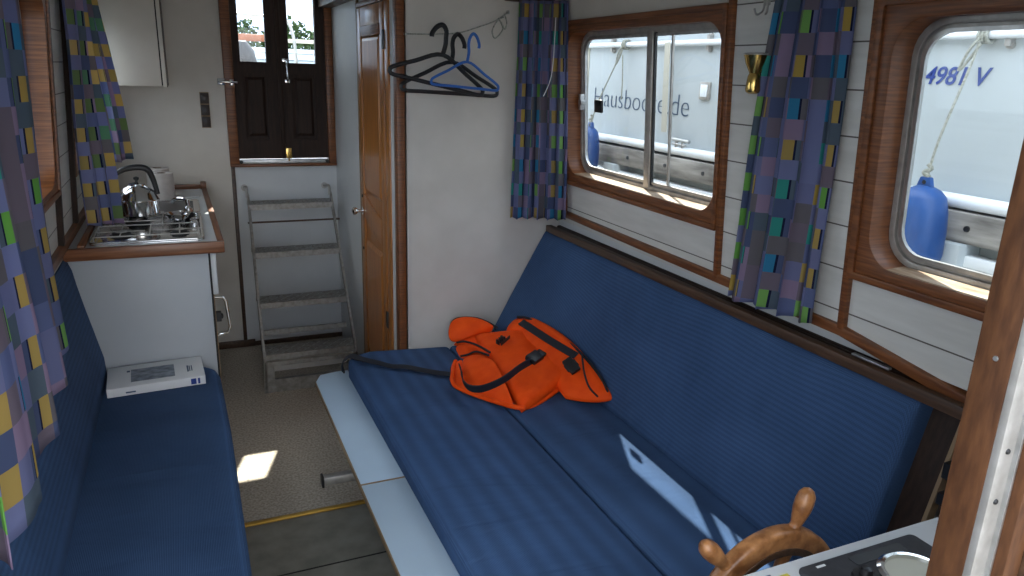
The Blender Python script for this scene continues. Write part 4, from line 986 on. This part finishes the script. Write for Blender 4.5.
# timber rubbing strake with posts
ti = empty('rubbing_strake', (2.5, 3, 1.25), 'weathered grey timber fender beam along the houseboat side', 'timber')
box((2.535, -3.4, 1.215), (2.60, 8.9, 1.325)).build('beam', 'timber', ti, bevel=.006)
box((2.54, -3.4, 1.130), (2.60, 8.9, 1.175)).build('ledge', 'rail', ti, bevel=.006)
for i, y in enumerate((6.2, 4.12, 2.95, 1.75, .55)):
    box((2.50, y-.06, .5), (2.62, y+.06, 1.215)).build('upright', 'hull', ti, bevel=.006)
for y in (4.35, 3.95, 3.55, 3.2, 2.7, 2.2, 1.7, 1.2):
    MB().lathe([(.012, 0), (.010, .006)], (2.535, y, 1.27), (-1, 0, 0), 10).build('bolt', 'black', ti)
# hanging strap
stp = band([V((2.548, 3.645, 1.95)), V((2.552, 3.635, 1.7)), V((2.556, 3.620, 1.455))], (0, 1, 0), .05, .004).build('webbing_strap', 'beige', None)
tag(stp, 'beige webbing strap hanging from the grab rail across the website lettering', 'strap')
def fender(y, z, L_, r, ry, rz, label, rlabel, extra=False):
    e = empty('boat_fender', (2.44, y, z), label, 'fender', 'blue fenders between the boats')
    zz = [0, .03, .08, .16, .26, .5, .72, .88, .95, .985, 1.0]; rr_ = [.20, .32, .62, .92, 1, 1, .93, .80, .58, .34, .2]
    MB().lathe([(r*a, -L_*(1-q)) for q, a in zip(zz, rr_)], (2.44, y, z), (0, 0, 1), 28).build('fender_body', 'fender', e, smooth=True)
    mb = MB(); mb.prism([(2.44, y-.035, z-.02), (2.44, y-.02, z+.03), (2.44, y+.02, z+.03), (2.44, y+.035, z-.02)], (-.010, 0, 0), (.010, 0, 0)); mb.build('eyelet', 'fender', e, bevel=.004)
    MB().lathe([(.008, 0), (.008, .022)], (2.429, y, z+.012), (1, 0, 0), 12).build('eyelet_hole', 'black', e)
    rp_ = MB().tube(smoothpath([(2.44, y, z+.01), (2.455, y+(ry-y)*.3, z+(rz-z)*.3), (2.53, y+(ry-y)*.8, z+(rz-z)*.8), (2.55, ry, rz)], 6), .0045, 8)
    rp_.tube(smoothpath([(2.44, y-.01, z+.03), (2.435, y+.012, z+.045), (2.445, y-.008, z+.06), (2.44, y+.005, z+.075)], 5), .008, 8)
    # hitch on the rail
    for q in range(3):
        yy = ry-.02+q*.014
        rp_.tube([(2.570+.026*math.cos(t), yy, rz+.0+.026*math.sin(t)) for t in [2*PI*j/10 for j in range(10)]], .006, 8, closed=True)
    rp_.tube(smoothpath([(2.545, ry, rz-.01), (2.53, ry+.02, rz-.05), (2.535, ry+.05, rz-.12), (2.54, ry+.02, rz-.08), (2.54, ry-.01, rz-.03)], 5), .005, 8)
    if extra: rp_.tube(smoothpath([(2.55, ry, rz-.06), (2.555, ry-.01, rz-.2), (2.555, ry-.015, rz-.33)]), .004, 8)
    o = rp_.build('fender_rope', 'rope', None, smooth=True); tag(o, rlabel, 'rope', 'ropes of the blue fenders')
fender(1.822, 1.412, .335, .096, 1.800, 1.932, 'large blue cylindrical fender hanging outside the near right window', 'rope tying the near blue fender to the grab rail')
fender(4.27, 1.435, .30, .065, 4.12, 1.948, 'blue fender at the left of the far right window', 'rope tying the far blue fender to the grab rail', True)

# ------------------------------------------------------------------ outside: harbour beyond the stern doors
tag(box((-150, -60, -.62), (150, 260, -.6)).build('harbour_water', 'water'), 'dark calm harbour water around the boats', 'water', kind='stuff')
pr = empty('pushpit_rail', (.5, 6.4, 1.5), 'curved metal pushpit rail outside the stern door glass', 'railing')
MB().tube(smoothpath([(.28, 5.9, 1.0), (.34, 6.1, 1.9), (.40, 6.2, 2.10), (.50, 6.2, 2.115), (.72, 6.2, 2.11), (.82, 6.2, 2.06), (.86, 6.2, 1.8), (.86, 6.2, 1.05)]), .012, 10).build('rail_tube', 'alu', pr, smooth=True)
rb = box((.30, 6.5, 1.935), (.66, 6.53, 1.99)).build('plank', 'red', None, bevel=.004); tag(rb, 'reddish brown plank above the stern rail in the left door glass', 'plank')
box((.335, 6.53, 1.06), (.36, 6.55, 1.99)).build('post', 'alu', rb)
pk = box((.68, 6.5, 1.935), (1.25, 6.53, 1.965)).build('plank', 'beige', None, bevel=.004); tag(pk, 'pale plank across the stern in the right door glass', 'plank')
box((1.15, 6.53, 1.06), (1.175, 6.55, 1.965)).build('post', 'alu', pk)
sd = box((-.4, 4.87, 1.02), (1.6, 6.6, 1.06)).build('stern_deck', 'hull', None); tag(sd, 'white stern deck outside the double doors', 'deck')
ou = MB().lathe([(.05, 0), (.09, .02), (.10, .16), (.08, .26), (.03, .32)], (.44, 5.9, 1.60), (0, -.15, 1), 20).build('outboard_cowl', 'panelgrey', None, smooth=True)
tag(ou, 'dark rounded engine cowl outside the left door glass', 'engine')
MB().lathe([(.03, -.45), (.04, 0)], (.44, 5.9, 1.60), (0, -.15, 1), 12).build('shaft', 'panelgrey', ou)
def yacht(x, y, L_, rot, label, hc='rail'):
    e = empty('motor_boat', (x, y, -.6), label, 'boat', 'moored boats in the harbour'); e.rotation_euler = (0, 0, rot)
    n = 10; vs = []
    for i in range(n+1):
        t = i/n; wdt = .17*L_*(1-t**3.0)+.01; zt = .16*L_*(1+.25*t*t)
        vs += [V((L_*(t-.5), -wdt, zt)), V((L_*(t-.5), -wdt*.75, 0)), V((L_*(t-.5), wdt*.75, 0)), V((L_*(t-.5), wdt, zt))]
    fs = [(i*4+j, i*4+j+1, i*4+5+j, i*4+4+j) for i in range(n) for j in range(3)]+[(i*4+3, i*4, i*4+4, i*4+7) for i in range(n)]+[(0, 1, 2, 3), (n*4+3, n*4+2, n*4+1, n*4)]
    mb = MB(); mb.add(vs, fs); mb.build('hull', hc, e, local=True)
    mb = MB(); z0 = .16*L_; 
    mb.quadbox([V(p) for p in ((-.32*L_, -.12*L_, z0), (.22*L_, -.10*L_, z0), (-.32*L_, .12*L_, z0), (.22*L_, .10*L_, z0), (-.30*L_, -.10*L_, z0+.17*L_), (.06*L_, -.09*L_, z0+.17*L_), (-.30*L_, .10*L_, z0+.17*L_), (.06*L_, .09*L_, z0+.17*L_))]); mb.build('cabin', hc, e, local=True, bevel=.03)
    mb = MB()
    for i in range(4): mb.box((-.27*L_+i*.085*L_, -.116*L_, z0+.07*L_), (-.20*L_+i*.085*L_, .116*L_, z0+.13*L_))
    mb.build('cabin_windows', 'black', e, local=True)
    mb = MB(); mb.box((-.34*L_, -.11*L_, z0+.17*L_), (.08*L_, .11*L_, z0+.185*L_)); mb.build('cabin_roof', 'rail', e, local=True)
    return e
yacht(2.0, 20, 7.6, 2.9, 'white cabin cruiser moored beyond the left door glass')
yacht(4.3, 27, 8.4, .35, 'white motor cruiser with dark windows beyond the right door glass')
yacht(3.6, 44, 8.5, 3.0, 'white boat far across the harbour between the door panes')
yacht(8.6, 56, 9.5, .2, 'white boat far across the harbour behind the right door pane')
yacht(-9.0, 30, 9, 1.3, 'white boat seen past the near curtain through the left window')
yacht(-3.9, 12.5, 8, 1.5, 'white boat moored off the left side beyond the window')
pt = box((-40, 78, -.6), (60, 130, -.1)).build('harbour_bank', 'leaf', None); tag(pt, 'low green bank at the far side of the harbour', 'bank')
def tree(x, y, h, r, label, sd_):
    e = empty('tree', (x, y, 0), label, 'tree', 'trees on the far bank')
    MB().tube([(x, y, -.2), (x+.1, y, h*.3), (x, y, h*.6)], [r*.09, r*.07, r*.03], 8).build('trunk', 'trimwood', e)
    rnd = random.Random(sd_); vs = []; fs = []
    for q in range(700):
        d = V((rnd.gauss(0, 1), rnd.gauss(0, 1), rnd.gauss(0, 1))).normalized()*(rnd.random()**.4)
        lump = 1+.35*noise.noise(d*2.2+V((sd_, 0, 0)))
        c_ = V((x, y, h*.58))+V((d.x*r*lump, d.y*r*lump, d.z*h*.42*lump)); s_ = r*.13*(.6+rnd.random())
        a_ = V((rnd.gauss(0, 1), rnd.gauss(0, 1), rnd.gauss(0, 1))).normalized(); b_ = a_.orthogonal().normalized(); c2 = a_.cross(b_)
        k_ = len(vs); vs += [c_+b_*s_, c_+c2*s_, c_-b_*s_, c_-c2*s_]; fs.append((k_, k_+1, k_+2, k_+3))
    mb = MB(); mb.add(vs, fs); mb.build('crown', 'leaf', e)
kinds = ['dark green tree above the plank in the left door glass', 'round tree right of the left door glass', 'broad tree in the left half of the right door glass', 'leafy tree in the right half of the right door glass', 'far bank tree behind the door post', 'small far bank tree']
for i, (x, h, r) in enumerate(((6.9, 6.6, 1.2), (9.2, 5.4, 1.3), (11.9, 6.8, 1.5), (14.4, 6.0, 1.5), (18.5, 5.2, 1.4), (4.2, 4.4, 1.0))):
    tree(x, 84+i, h, r, kinds[i], i*3+1)
for i, (x, y) in enumerate(((-16, 50), (-13, 62), (-20, 40))):
    tree(x, y, 7, 3, ['tree on the left shore seen past the near curtain', 'farther tree on the left shore past the near curtain', 'nearest tree on the left shore past the near curtain'][i], 40+i)
